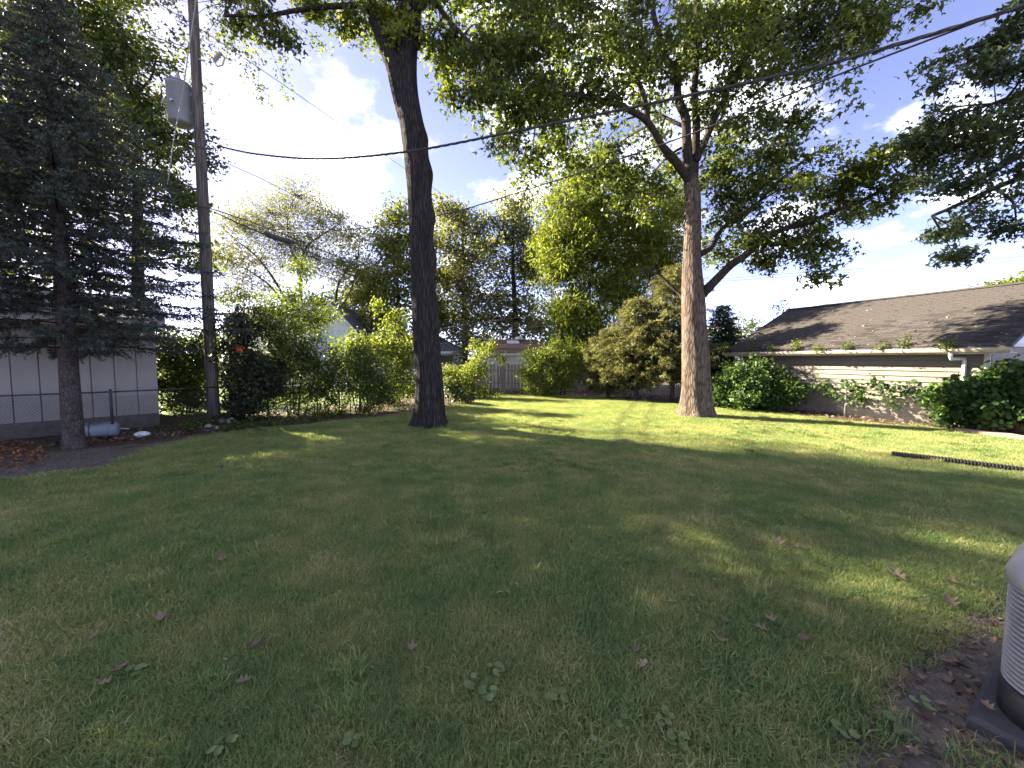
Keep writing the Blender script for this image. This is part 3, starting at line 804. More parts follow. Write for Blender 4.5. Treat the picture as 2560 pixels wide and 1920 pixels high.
r_.add(q + [p + Zv * .08 for p in q], [(1, 0, 3, 2), (2, 3, 5, 4), (6, 7, 8, 9), (9, 8, 10, 11), (0, 1, 7, 6), (1, 2, 8, 7), (2, 4, 10, 8), (4, 5, 11, 10), (5, 3, 9, 11), (3, 0, 6, 9)])
r_.build('roof', M['greyroof'], shed)
MB().add([S1 - sn * -.03 - sd * .05 + Zv * 2.6, S1 + sn * 3.9 - sd * .05 + Zv * 2.6, S1 + sn * 2 - sd * .05 + Zv * 3.55, S1 - sn * -.03 - sd * .15 + Zv * 2.6, S1 + sn * 3.9 - sd * .15 + Zv * 2.6, S1 + sn * 2 - sd * .15 + Zv * 3.55], [(0, 1, 2), (5, 4, 3), (0, 3, 4, 1), (1, 4, 5, 2), (2, 5, 3, 0)]).build('gable', M['panel'], shed)

# ------------------------------------------------------------------ far houses
def window(parent, c, u, n, w, h, mull=1, fr='white', pane='glass', shutters=None):
    """c centre on wall, u along wall, n outward"""
    c = Vector(c); u = Vector(u); n = Vector(n)
    f = MB()
    t = .07
    for s in (-1, 1):
        f.box(c + u * (s * w / 2 - t / 2) - Zv * h / 2, u * t, n * .05, Zv * h)
        f.box(c - u * (w / 2 - t / 2) + Zv * (s * h / 2 - t / 2), u * (w - t), n * .046, Zv * t)
    for i in range(mull):
        f.box(c + u * (-w / 2 + w * (i + 1) / (mull + 1) - .02) - Zv * h / 2, u * .04, n * .043, Zv * h)
    wi = f.build('window', M[fr], parent)
    for i in range(mull + 1):
        pw_ = w / (mull + 1)
        MB().box(c + u * (-w / 2 + i * pw_ + .03) - Zv * (h / 2 - .03) + n * .005, u * (pw_ - .06), n * .015, Zv * (h - .06)).build('pane', M[pane], wi)
    MB().box(c - u * (w / 2 + .06) - Zv * (h / 2 + .07), u * (w + .12), n * .08, Zv * .06).build('sill', M[fr], wi)
    return wi
def lapped(o, u, n, w, h, step=.16):
    """clapboarded face as one mesh with real steps"""
    mb = MB(); k = int(h / step)
    for i in range(k):
        z = i * h / k; s = h / k
        mb.add([o + Zv * z + n * .025, o + u * w + Zv * z + n * .025, o + u * w + Zv * (z + s) + n * .004, o + Zv * (z + s) + n * .004], [(0, 1, 2, 3)])
        mb.add([o + Zv * z + n * .004, o + u * w + Zv * z + n * .004, o + u * w + Zv * z + n * .025, o + Zv * z + n * .025], [(0, 1, 2, 3)])
    return mb
X_, Y_ = Vector((1, 0, 0)), Vector((0, 1, 0))
# cream house
ca, cb_ = P(560, 780, 27), P(775, 780, 27)
hw = cb_.x - ca.x
cream = thing('cream_house', 'cream house with pale grey hip roof and blinds behind the left shrubs', 'house', (ca.x + hw / 2, 31, 0))
ez = 4.95
MB().box((ca.x, 27, 0), (hw, 0, 0), (0, 8, 0), (0, 0, ez)).build('wall', M['cream'], cream)
q = [Vector((ca.x - .5, 26.5, ez)), Vector((cb_.x + .5, 26.5, ez)), Vector((cb_.x + .5, 35.5, ez)), Vector((ca.x - .5, 35.5, ez)), Vector((ca.x + 2.0, 31, ez + 1.25)), Vector((cb_.x - 2.0, 31, ez + 1.25))]
rr_ = MB().add(q, [(3, 2, 1, 0), (0, 1, 5, 4), (1, 2, 5), (2, 3, 4, 5), (3, 0, 4)]).build('roof', M['greyroof'], cream)
MB().box((ca.x - .52, 26.45, ez - .16), (hw + 1.04, 0, 0), (0, .04, 0), (0, 0, .18)).build('fascia', M['white'], rr_)
MB().box((ca.x + 2.6, 30.6, ez + 1.0), (.5, 0, 0), (0, .5, 0), (0, 0, .9)).build('chimney', M['white'], rr_)
c = P(652, 803, 27); window(cream, (c.x, 27, c.z), X_, -Y_, 1.0, 1.0, 1, 'white', 'blind')
c = P(725, 803, 27); window(cream, (c.x, 27, c.z), X_, -Y_, 1.0, 1.0, 1, 'white', 'blind')
c = P(725, 880, 27); window(cream, (c.x, 27, c.z), X_, -Y_, 1.2, 1.3, 1, 'white', 'glass')
# blue house: gable block, dormer and low wing
YB = 28.0
pk, le, re = P(830, 762, YB), P(752, 842, YB), P(904, 842, YB)
blue = thing('blue_house', 'blue sided house with white trimmed gable and dark slate roof', 'house', (re.x, 31, 0))
gw = MB().add([(le.x, YB, 0), (re.x, YB, 0), (re.x, YB, re.z), (pk.x, YB, pk.z), (le.x, YB, re.z), (le.x, YB + 8, 0), (re.x, YB + 8, 0), (re.x, YB + 8, re.z), (pk.x, YB + 8, pk.z), (le.x, YB + 8, re.z)],
              [(0, 1, 2, 3, 4), (9, 8, 7, 6, 5), (1, 6, 7, 2), (5, 0, 4, 9), (2, 7, 8, 3), (3, 8, 9, 4)]).build('wall', M['palesiding'], blue)
for i in range(26):                                  # lap boards of the gable
    z = re.z - .9 + i * .14
    def half_w(zz):
        return (re.x - pk.x) if zz < re.z else (re.x - pk.x) * max(0, (pk.z - zz) / (pk.z - re.z))
    a0, a1 = half_w(z + .14) - .05, half_w(z + .14) - .05
    if a0 > .1:
        MB().box((pk.x - a0, YB - .03, z), (2 * a0, 0, 0), (0, .028, 0), (0, 0, .115)).build('siding_board', M['palesiding'], gw)
rb = MB()
ov = .35
for sgn, e in ((1, re), (-1, le)):
    dirx = Vector((e.x - pk.x, 0, e.z - pk.z)); ee = Vector((pk.x, 0, pk.z)) + dirx * 1.1
    p0, p1, p2, p3 = Vector((pk.x, YB - ov, pk.z + .03)), Vector((ee.x, YB - ov, ee.z + .03)), Vector((ee.x, YB + 8.3, ee.z + .03)), Vector((pk.x, YB + 8.3, pk.z + .03))
    t = Zv * .12
    vs = [p0, p1, p2, p3, p0 + t, p1 + t, p2 + t, p3 + t]
    fs = [(0, 1, 2, 3), (7, 6, 5, 4), (0, 4, 5, 1), (1, 5, 6, 2), (2, 6, 7, 3), (3, 7, 4, 0)]
    rb.add(vs, fs if sgn < 0 else [tuple(reversed(f)) for f in fs])
br = rb.build('roof', M['slate'], blue)
for sgn, e in ((1, re), (-1, le)):
    dirx = Vector((e.x - pk.x, 0, e.z - pk.z)) * 1.1
    MB().box((pk.x, YB - ov - .05, pk.z - .06), dirx, (0, .045, 0), (0, 0, .2)).build('rake_board', M['white'], br)
MB().tube([P(836, 762, 29), P(836, 742, 29), P(828, 740, 29)], .05, 6).build('vent_pipe', M['galv'], br)
d0, d1 = P(917, 797, 31), P(994, 806, 31)
ddz = d0.z
dm = MB().box((d0.x, 31, 2.0), (d1.x - d0.x, 0, 0), (0, 3, 0), (0, 0, ddz - 2.0)).build('dormer', M['bluesiding'], blue)
lapped(Vector((d0.x, 31, 2.0)), X_, -Y_, d1.x - d0.x, ddz - 2.0).build('siding', M['bluesiding'], dm)
MB().box((d0.x - .05, 30.93, ddz - .05), (d1.x - d0.x + .3, 0, 0), (0, .05, 0), (0, 0, .2)).build('fascia', M['white'], dm)
MB().box((d0.x - .05, 30.97, 2.2), (.35, 0, 0), (0, .03, 0), (0, 0, ddz - 2.25)).build('corner_board', M['white'], dm)
MB().add([(d0.x - .1, 30.8, ddz + .15), (d1.x + .3, 30.8, ddz + .15), (d1.x + .3, 33.5, ddz + .95), (d0.x - .1, 33.5, ddz + .95)], [(0, 1, 2, 3)]).build('dormer_roof', M['slate'], dm)
c = P(941, 812, 31); window(dm, (c.x, 30.97, c.z), X_, -Y_, .9, .9, 1)
w0, w1 = P(900, 880, 29), P(1143, 884, 29)
lz = w0.z
wg = MB().box((w0.x, 29, 0), (w1.x - w0.x, 0, 0), (0, 5, 0), (0, 0, lz)).build('wing', M['bluesiding'], blue)
lapped(Vector((w0.x, 29, 0)), X_, -Y_, w1.x - w0.x, lz).build('siding', M['bluesiding'], wg)
MB().box((w1.x - .16, 28.94, 0), (.18, 0, 0), (0, .05, 0), (0, 0, lz)).build('corner_board', M['white'], wg)
wr = MB().add([(w0.x - .1, 28.6, lz), (w1.x + .45, 28.6, lz), (w1.x + .45, 34.2, lz), (w0.x - .1, 34.2, lz), (w0.x, 31.4, lz + 1.25), (w1.x - 1.6, 31.4, lz + 1.25)], [(3, 2, 1, 0), (0, 1, 5, 4), (1, 2, 5), (2, 3, 4, 5), (3, 0, 4)]).build('wing_roof', M['slate'], wg)
MB().box((w0.x - .12, 28.55, lz - .12), (w1.x - w0.x + .6, 0, 0), (0, .04, 0), (0, 0, .15)).build('gutter', M['white'], wg)
c = P(1118, 908, 29); window(wg, (c.x, 28.97, c.z), X_, -Y_, 1.0, 1.25, 0)
c = P(1000, 908, 29); window(wg, (c.x, 28.97, c.z), X_, -Y_, 1.0, 1.25, 0)
# brown roofed outbuilding
YR = 24.5
e0, e1 = P(1192, 884, YR), P(1385, 884, YR)
rz = P(1280, 848, YR + 2).z
out = thing('outbuilding', 'small building with brown shingle roof and skylight beyond the board fence', 'outbuilding', ((e0.x + e1.x) / 2, YR + 2, 0))
MB().box((e0.x + .3, YR + .3, 0), (e1.x - e0.x - .6, 0, 0), (0, 3.6, 0), (0, 0, e0.z)).build('wall', M['cream'], out)
q = [Vector((e0.x, YR, e0.z)), Vector((e1.x, YR, e0.z)), Vector((e1.x, YR + 4.2, e0.z)), Vector((e0.x, YR + 4.2, e0.z)), Vector((e0.x + .95, YR + 2.1, rz)), Vector((e1.x - .95, YR + 2.1, rz))]
orf = MB().add(q, [(3, 2, 1, 0), (0, 1, 5, 4), (1, 2, 5), (2, 3, 4, 5), (3, 0, 4)]).build('roof', M['brownshingle'], out)
ud = (q[4] - q[0]); 
for i in range(9):                                   # shingle courses
    f = i / 9; a = q[0].lerp(q[4], f); b = q[1].lerp(q[5], f)
    t2 = (q[4] - q[0]) / 9; t3 = (q[5] - q[1]) / 9
    up_ = Vector((0, -.5, .9)) * .02
    MB().add([a + up_, b + up_, b + t3 + up_ * .2, a + t2 + up_ * .2, a, b], [(0, 1, 2, 3), (4, 5, 1, 0)]).build('shingle_course', M['brownshingle'], orf)
MB().box((e0.x, YR - .04, e0.z - .12), (e1.x - e0.x, 0, 0), (0, .035, 0), (0, 0, .13)).build('fascia', M['white'], out)
sk = q[0].lerp(q[1], .5).lerp(q[4].lerp(q[5], .5), .62)
sl = (q[4].lerp(q[5], .5) - q[0].lerp(q[1], .5)).normalized()
MB().box(sk + Vector((-.55, -.03, .03)), (.8, 0, 0), sl * .45, Vector((0, -.4, .9)) * .06).build('skylight', M['paper'], orf)
MB().lathe(q[4].lerp(q[5], .58) + Vector((0, -.25, -.05)), [(.28, 0), (.28, .1), (.22, .18), (.1, .22), (.01, .23)], 14).build('roof_vent', M['white'], orf, True)

# ------------------------------------------------------------------ board fences at the back
def pickets(name, label, x0, x1, y, h, pw, gap, m, tops=.06, lean=.02, group=None, y1=None):
    y1 = y if y1 is None else y1
    f = thing(name, label, 'fence', ((x0 + x1) / 2, (y + y1) / 2, 0), group)
    L_ = math.hypot(x1 - x0, y1 - y); u = Vector((x1 - x0, y1 - y, 0)) / L_; nrm_ = Vector((u.y, -u.x, 0))
    x = 0
    while x < L_:
        dh = random.uniform(-tops, tops); t = random.uniform(-lean, lean); ds = random.choice((0, .02))
        o = Vector((x0, y, .03)) + u * x + nrm_ * ds
        MB().box(o, u * pw, nrm_ * -.018, Zv * (h + dh) + u * t).build('picket', m, f)
        x += pw + gap
    for z in (h * .28, h * .76):
        MB().box(Vector((x0, y, z)) - nrm_ * .025, u * L_, nrm_ * -.04, Zv * .08).build('rail', m, f)
    k = int(L_ / 2.2) + 1
    for i in range(k + 1):
        MB().box(Vector((x0, y, 0)) + u * (L_ * i / k - .05) - nrm_ * .07, u * .09, nrm_ * -.09, Zv * (h + .05)).build('post', m, f)
    return f
pickets('board_fence', 'weathered grey brown board fence left of the round shrub', P(1085, 970, 22.4).x, P(1345, 970, 22.4).x, 22.4, 1.52, .155, .045, M['boards'])
pickets('slat_fence', 'narrow slat fence in shade right of the round shrub', P(1378, 970, 22.2).x, P(1470, 970, 22.2).x, 22.2, 1.3, .06, .05, M['boards'], .01, .005)
pickets('white_picket_fence', 'short white picket fence below the blue wing window', P(1085, 930, 25.5).x, P(1140, 930, 25.5).x, 25.5, 1.5, .12, .09, M['whitewood'], .02, .0)

# ------------------------------------------------------------------ chain link fences
def chainlink(name, label, pts, hs, postpts, m, mesh_m, r=.022, group=None, cell=.066, wr=.0027, rail=True):
    f = thing(name, label, 'fence', Vector(pts[0]))
    mb = MB()
    for i in range(len(pts) - 1):
        a, b = Vector(pts[i]), Vector(pts[i + 1])
        ha, hb = hs[i], hs[i + 1]
        L_ = (b - a).length; u = (b - a) / L_
        n = int(L_ / cell); H_ = min(ha, hb) - .05
        hz = H_ * .98
        for s in (-1, 1):
            k = -int(hz / cell) - 1
            while k < n + int(hz / cell) + 1:
                x0 = k * cell; x1 = x0 + s * hz; z0, z1 = .04, .04 + hz
                # clip to 0..L_
                pa, pb = (x0, z0), (x1, z1)
                def clip(pa, pb):
                    (xa, za), (xb, zb) = pa, pb
                    if xa > xb: (xa, za), (xb, zb) = (xb, zb), (xa, za)
                    if xb <= 0 or xa >= L_: return None
                    if xa < 0: za += (zb - za) * (0 - xa) / (xb - xa); xa = 0
                    if xb > L_: zb = za + (zb - za) * (L_ - xa) / (xb - xa); xb = L_
                    return (xa, za), (xb, zb)
                c_ = clip(pa, pb)
                if c_:
                    (xa, za), (xb, zb) = c_
                    def at(x, z):
                        p = a + u * x; p.z = z * (ha + (hb - ha) * x / L_) / ha; return p
                    if abs(xb - xa) > .01:
                        mb.tube([at(xa, za) + Vector((u.y, -u.x, 0)) * .002 * s, at(xb, zb) + Vector((u.y, -u.x, 0)) * .002 * s], wr, 3, False)
                k += 1
    mb.build('wire_mesh', mesh_m, f, kind='stuff')
    for i in range(len(pts) - 1):
        a, b = Vector(pts[i]), Vector(pts[i + 1])
        if rail: MB().tube([a + Zv * hs[i], b + Zv * hs[i + 1]], r * .8, 8).build('top_rail', m, f, True)
    for p, h in postpts:
        p = Vector(p)
        MB().tube([p, p + Zv * (h + .05), p + Zv * (h + .07)], [r * 1.25, r * 1.25, r * .7], 10).build('post', m, f, True)
    return f
fa = G(0, 1118); fb = G(283, 1093); fc = Vector((-8.6, 12.1, 0)); f0 = fa - (fb - fa).normalized() * 3
fe = G(900, 1022)
chainlink('chain_link_fence', 'dark chain link fence running behind the spruce past the utility pole', [f0, fa, fb, fc], [1.06, 1.06, 1.06, .98],
          [(f0, 1.06), (fa.lerp(fb, -.1), 1.06), (fb, 1.06), (fc, .98)], M['blacksteel'], M['blacksteel'])
fd = Vector((-7.8, 12.4, 0))
chainlink('chain_link_fence', 'dark chain link fence tangled in the left shrubs', [fd, fd.lerp(fe, .5), fe], [1.0, 1.0, 1.0],
          [(fd, 1.0), (fd.lerp(fe, .25), 1.0), (fd.lerp(fe, .5), 1.0), (fd.lerp(fe, .75), 1.0), (fe, 1.0)], M['blacksteel'], M['blacksteel'])
g1, g2, g3 = G(1787, 1006), G(2112, 1043), G(2372, 1071)
gf = chainlink('chain_link_fence', 'grey chain link fence in front of the garage under trailing vines', [g1, g2, g3], [1.05, 1.05, 1.05], [(g1, 1.05), (g1.lerp(g2, .5), 1.05), (g2, 1.05), (g3, 1.08)], M['galv'], M['galv'])
MB().tube([G(2360, 1071) + Zv * .02, G(2366, 1071) + Zv * .95], .012, 8).build('tension_bar', M['galv'], gf)

# ------------------------------------------------------------------ utility pole, transformer, wires
pb = G(535, 1050)
YP_ = pb.y
ptop = P(480, -40, YP_ - .05)
pole = thing('utility_pole', 'tall weathered wooden utility pole beside the spruce', 'utility pole', pb)
pt = [pb, pb.lerp(ptop, .25), pb.lerp(ptop, .5), pb.lerp(ptop, .75), ptop]
trunk_obj('shaft', pole, pt, [.165, .15, .14, .125, .115], M['polewood'], 20, 60, 0, .02)
def pole_at(py):
    f = (1050 - py) / 1090
    z = P(500, py, YP_).z
    t = (z - pb.z) / (ptop.z - pb.z)
    return pb.lerp(ptop, t), .165 + (.115 - .165) * t
for py in (232, 262, 330, 372, 520, 530):
    c, r = pole_at(py)
    MB().tube([c + Vector((-r - .05, -.02, 0)), c + Vector((r + .12, -.02, .01))], .012, 6).build('bolt', M['galv'], pole)
for py in (375, 523):
    c, r = pole_at(py)
    MB().tube([c + Zv * -.03, c + Zv * .03], r + .012, 18).build('band', M['blacksteel'], pole)
c, r = pole_at(150)
MB().tube([c, c + Vector((.32, -.1, -.12))], .025, 6).build('cutout_arm', M['galv'], pole)
# ground wire down the pole
MB().tube([pole_at(py)[0] + Vector((-.02, -pole_at(py)[1] - .006, 0)) for py in (260, 400, 600, 800, 1040)], .007, 5).build('ground_wire', M['cable'], pole)
tcn = P(449, 255, YP_ - .15)
xf = thing('transformer', 'grey pole mounted transformer can hung on the utility pole', 'transformer', tcn - Zv * .62)
b0 = tcn - Zv * .62
MB().lathe(b0, [(.25, 0), (.275, .02), (.29, .05), (.29, 1.0), (.30, 1.01), (.30, 1.06), (.27, 1.09)], 32).build('tank', M['xfmr'], xf, True)
MB().lathe(b0 + Zv * 1.092, [(.29, 0), (.27, .03), (.18, .07), (.02, .085)], 32).build('lid', M['xfmr'], xf, True)
MB().lathe(b0 + Vector((.05, -.08, 1.13)), [(.05, 0), (.075, .03), (.045, .05), (.07, .08), (.04, .10), (.06, .13), (.03, .15), (.05, .18), (.02, .21), (.015, .27)], 14).build('bushing', M['porcelain'], xf, True)
for z in (.35, .85):
    cc = Vector((pb.x, YP_, b0.z + z)); cc = pole_at(0)[0] * 0 + pb.lerp(ptop, (b0.z + z) / ptop.z)
    MB().box(b0 + Vector((.28, .0, z - .05)), Vector((cc.x - b0.x - .38, cc.y - b0.y, 0)), Vector((0, .10, 0)), Zv * .10).build('bracket', M['xfmr'], xf)
MB().tube([b0 + Vector((-.335, -.08, 1.0)), b0 + Vector((-.42, -.1, .95)), b0 + Vector((-.40, -.1, .3))], .018, 6).build('surge_arrester', M['cable'], xf)
for a in (-.9, -.5, .2):
    MB().tube([b0 + Vector((math.sin(a) * .325, -math.cos(a) * .325, .45)), b0 + Vector((math.sin(a) * .40, -math.cos(a) * .40, .45))], .03, 8).build('terminal', M['galv'], xf)
fc_ = P(545, 150, YP_ - .15)
fz = thing('fuse_cutout', 'small grey fuse cutout on an arm near the top of the utility pole', 'fuse', fc_ - Zv * .2)
s0 = P(553, 132, YP_ - .15); s1 = P(535, 152, YP_ - .15)
MB().tube(bez([s0, s1], 9), [.05, .065, .045, .065, .045, .065, .045, .065, .05], 12).build('insulator', M['porcelain'], fz)
MB().tube([s0, P(562, 146, YP_ - .15), P(556, 163, YP_ - .15)], .02, 6).build('fuse_tube', M['galv'], fz)
MB().tube([s1, P(543, 166, YP_ - .15), P(556, 163, YP_ - .15)], .02, 6).build('hinge', M['galv'], fz)

def wire_path(pix, Ya, Yb, n=40):
    A, B = P(*pix[0], Ya), P(*pix[-1], Yb)
    pts = []
    for px, py in pix:
        k = (px - 1280) / FPX                        # X/Y of the vertical plane through this column
        den = (B.x - A.x) - k * (B.y - A.y)
        t = (k * A.y - A.x) / den
        Y = A.y + (B.y - A.y) * t
        pts.append(P(px, py, Y))
    return bez(pts, n)
def wire(name, label, pix, Ya, Yb, r, m, group=None, twist=0, n=40):
    path = wire_path(pix, Ya, Yb, n if not twist else 260)
    if twist:
        w = thing(name, label, 'cable', path[0], group)
        s = 0
        strands = [[] for _ in range(twist)]
        for i, p in enumerate(path):
            if i: s += (path[i] - path[i - 1]).length
            d = (path[min(i + 1, len(path) - 1)] - path[max(i - 1, 0)]).normalized()
            u = d.cross(Zv).normalized(); v = u.cross(d)
            for j in range(twist):
                a = s * 9 + 2 * pi * j / twist
                strands[j].append(p + (u * math.cos(a) + v * math.sin(a)) * r * 1.0)
        for j in range(twist):
            MB().tube(strands[j], r, 5).build('strand', m, w, True)
        return w
    o = MB().tube(path, r, 6).build(name, m, None, True)
    return tag(o, label, 'wire', group)
wire('service_cable', 'thick twisted service cable sweeping from the pole to the upper right corner', [(548, 366), (640, 385), (800, 397), (1010, 380), (1280, 330), (1900, 200), (2240, 112), (2640, -10)], YP_, 4.6, .013, M['cable'], twist=3)
wire('service_wire', 'thin drop wire rising to the right below the twisted cable', [(690, 578), (865, 575), (1090, 540), (1300, 480), (1700, 345), (2100, 185), (2640, -20)], 15, 4.6, .013, M['cable'])
wire('overhead_wire', 'thin wire falling from the top left across the blue sky', [(375, -5), (640, 165), (1010, 420), (1240, 575)], 10, 34, .011, M['greycable'])
wire('overhead_wire', 'single wire running from the pole down past the locust crown', [(545, 398), (660, 450), (800, 520), (1000, 605), (1240, 702), (1330, 735)], YP_, 34, .011, M['cable'])
wire('telephone_cable', 'upper line of the telephone cable pair leaving the pole', [(300, 470), (400, 493), (535, 524), (700, 582), (850, 643), (1020, 698), (1240, 762), (1330, 785)], 9.0, 34, .016, M['cable'])
wire('telephone_cable', 'lower line of the telephone cable pair carrying the splice case', [(535, 530), (680, 594), (850, 658), (1020, 712), (1240, 775), (1330, 798)], YP_, 34, .018, M['cable'])
sp = wire_path([(660, 583), (700, 598), (738, 607)], 13.2, 14.2, 8)
so = MB().tube(sp, [.05, .085, .09, .09, .09, .09, .085, .05], 12).build('splice_case', M['blacksteel'], None, True)
tag(so, 'black cylindrical splice case hanging on the telephone cable', 'splice case')
wire('drop_wire', 'slack pale wire hanging down in front of the transformer', [(492, -10), (474, 110), (455, 240), (434, 350), (420, 450), (404, 495)], 9.6, 9.3, .011, M['greycable'])
wire('drop_wire', 'thin wire hanging straight below the service cable right of the pole', [(563, 415), (568, 480), (576, 545)], YP_ + .8, YP_ + 1.0, .006, M['greycable'])
for lab, pp in (('highest of three thin wires above the brown roof', [(1100, 822), (1180, 810), (1330, 789), (1520, 765)]), ('middle of three thin wires above the brown roof', [(1100, 842), (1200, 832), (1335, 817), (1520, 797)]), ('lowest of three thin wires above the brown roof', [(1100, 860), (1200, 847), (1330, 829), (1520, 803)])):
    wire('overhead_wire', lab, pp, 27, 27, .014, M['greycable'])
for lab, pp in (('upper of two high wires right of the maple', [(1700, 706), (1982, 683), (2280, 663), (2640, 634)]), ('lower of two high wires right of the maple', [(1700, 712), (1982, 690), (2280, 671), (2640, 642)]), ('nearly level wire above the garage ridge', [(1700, 767), (1900, 764), (2200, 757), (2640, 742)])):
    wire('overhead_wire', lab, pp, 42, 36, .02, M['greycable'])

# ------------------------------------------------------------------ big trees
def finish_tree(root, skel, skr, blobs, dens, per, spread, size, shape, m, rbr=.05, rtw=.012, extra=(), xd=.35, **kw):
    B = [px_blob(b) for b in blobs]
    C = sprays(B, dens, per, spread) if B else np.zeros((0, 3))
    if extra:
        C = np.concatenate([C, sprays(list(extra), dens * xd, per, spread)])
        B = B + list(extra)
    mb = twig_mesh(skel, skr, C[::2], B, rbr, rtw)
    mb.build('branches', M['branch'], root)
    foliage('crown', root, C, per, spread, size, shape, m, **kw)
    return C
# --- maple on the right
mb_ = G(1742, 1040); YM = mb_.y
maple = thing('maple_tree', 'tall sunlit maple with forked trunk in front of the garage corner', 'tree', mb_)
tp = [(1742, 1046), (1741, 1000), (1741, 940), (1738, 860), (1734, 760), (1729, 650), (1732, 560), (1730, 480), (1727, 440)]
w_ = [74, 70, 66, 60, 55, 42, 36, 36, 30]
trunk_obj('trunk', maple, [P(x, y, YM) for x, y in tp], [w * YM / FPX / 2 for w in w_], M['maplebark'], 44, 110, .17, .06, .65)
limbs = [
    ([(1727, 460), (1690, 405), (1655, 363), (1617, 301), (1563, 270), (1470, 243), (1393, 231), (1308, 212)], (.15, .04), (0, -2.2)),
    ([(1620, 300), (1609, 231), (1586, 185), (1560, 130), (1540, 40)], (.085, .04), (-.6, -1.2)),
    ([(1727, 450), (1717, 366), (1713, 301), (1697, 247), (1690, 173), (1667, 146), (1640, 60), (1620, -120)], (.17, .07), (0, .3)),
    ([(1714, 320), (1663, 293), (1628, 281), (1560, 300)], (.06, .03), (.1, 1.4)),
    ([(1732, 440), (1742, 347), (1737, 231), (1740, 100), (1748, -160)], (.15, .07), (0, 1.2)),
    ([(1742, 400), (1755, 370), (1778, 316), (1809, 251), (1832, 193), (1885, 90), (1930, -40)], (.12, .05), (0, -1.0)),
    ([(1755, 735), (1775, 714), (1820, 669), (1865, 637), (1918, 590), (2038, 549), (2150, 504), (2270, 440)], (.16, .04), (0, -1.6)),
    ([(1745, 640), (1776, 620), (1795, 585), (1821, 559), (1880, 520), (1960, 440), (2040, 380)], (.11, .035), (0, .8)),
    ([(1728, 770), (1714, 760), (1695, 730), (1650, 690), (1590, 660)], (.085, .03), (0, 1.2)),
]
skel, skr = [], []
for pp, rr, dY in limbs:
    n = len(pp)
    o, path, rad = limb_obj(maple, [(x, y, YM + dY[0] + (dY[1] - dY[0]) * i / (n - 1)) for i, (x, y) in enumerate(pp)], rr, M['branch'])  # darker bark than the trunk: canopy shade put into the colour
    k = max(1, len(path) // 4)
    skel += [tuple(p) for p in path[k:]]; skr += rad[k:]
Y = YM
blobs = [(1300, 150, 110, 130, Y - 2.2), (1250, 60, 90, 90, Y - 2), (1440, 110, 140, 130, Y - 1.5), (1590, 60, 130, 100, Y - 1), (1760, 90, 120, 130, Y), (1940, 130, 150, 150, Y - 1), (2080, 60, 150, 100, Y - 1.5), (2250, 20, 110, 60, Y - 1.5), (1860, 20, 150, 90, Y + .5),
         (1400, 10, 150, 80, Y), (1340, 260, 120, 90, Y - 2), (1470, 210, 110, 90, Y - 1.2), (1290, 340, 60, 70, Y - 2), (1330, 400, 70, 60, Y - 1.5), (1420, 340, 100, 80, Y - .8), (1545, 360, 90, 60, Y + .4), (1590, 190, 90, 90, Y + .8),
         (1640, 400, 50, 50, Y + 1.6), (1480, 440, 110, 60, Y + 1.4), (1600, 480, 90, 60, Y + 2), (1820, 330, 70, 70, Y + 1), (1830, 210, 80, 80, Y - .5),
         (1880, 400, 110, 90, Y), (1980, 470, 150, 95, Y - .6), (2110, 480, 130, 80, Y - 1.3), (1840, 500, 70, 80, Y + .4), (1890, 640, 70, 40, Y - .4), (1960, 600, 90, 60, Y - .8), (2040, 590, 70, 65, Y - 1), (2030, 655, 35, 45, Y - 1.1), (1900, 590, 70, 50, Y - .3),
         (2220, 400, 110, 70, Y - 1.5), (2230, 490, 80, 55, Y - 1.6), (1975, 310, 80, 55, Y - .6), (1800, 600, 40, 60, Y + .4)]
top = [((mb_.x + dx, mb_.y + dy, z), (3.2, 3.2, 2.0)) for dx, dy, z in ((-3, 0, 14.5), (1, 1, 15.5))]
finish_tree(maple, skel, skr, blobs, 18, 22, (.20, .20, .11), .155, 'maple', M['mapleleaf'], extra=top, bias=(0, 0, -.8), vmean=.42, vsd=.2)

# --- oak on the left
ob = G(1073, 1066); YO = ob.y
oak = thing('oak_tree', 'massive dark trunked oak left of the yard centre', 'tree', ob)
tp = [(1074, 1070), (1074, 1030), (1073, 958), (1065, 830), (1058, 700), (1052, 560), (1045, 434), (1030, 320), (1015, 231), (1012, 150), (1018, 60), (1025, -60)]
w_ = [84, 80, 74, 68, 62, 62, 62, 62, 60, 62, 66, 60]
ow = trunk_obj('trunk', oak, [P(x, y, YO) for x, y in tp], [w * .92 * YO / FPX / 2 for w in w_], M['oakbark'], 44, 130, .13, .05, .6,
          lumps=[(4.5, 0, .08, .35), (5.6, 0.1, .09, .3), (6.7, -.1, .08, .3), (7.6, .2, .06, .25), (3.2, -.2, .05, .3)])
limbs = [
    ([(1018, 290), (992, 190), (965, 110), (935, 40), (880, -60), (800, -160)], (.27, .14), (0, -.6)),
    ([(1020, 60), (930, 10), (800, 20), (680, 40), (560, 40)], (.10, .03), (-.2, -.4)),
    ([(1030, 40), (1080, 0), (1130, 60), (1180, 110), (1230, 180)], (.08, .03), (0, -.8)),
    ([(1028, 0), (1060, -120), (1120, -280)], (.25, .12), (0, .8)),
    ([(1030, 20), (1150, -60), (1300, -100)], (.14, .05), (0, -1)),
]
skel, skr = [], []
for pp, rr, dY in limbs:
    n = len(pp)
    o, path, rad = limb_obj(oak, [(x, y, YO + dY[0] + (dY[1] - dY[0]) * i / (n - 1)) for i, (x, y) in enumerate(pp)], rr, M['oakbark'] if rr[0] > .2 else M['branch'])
    skel += [tuple(p) for p in path[6:]]; skr += rad[6:]
Y = YO
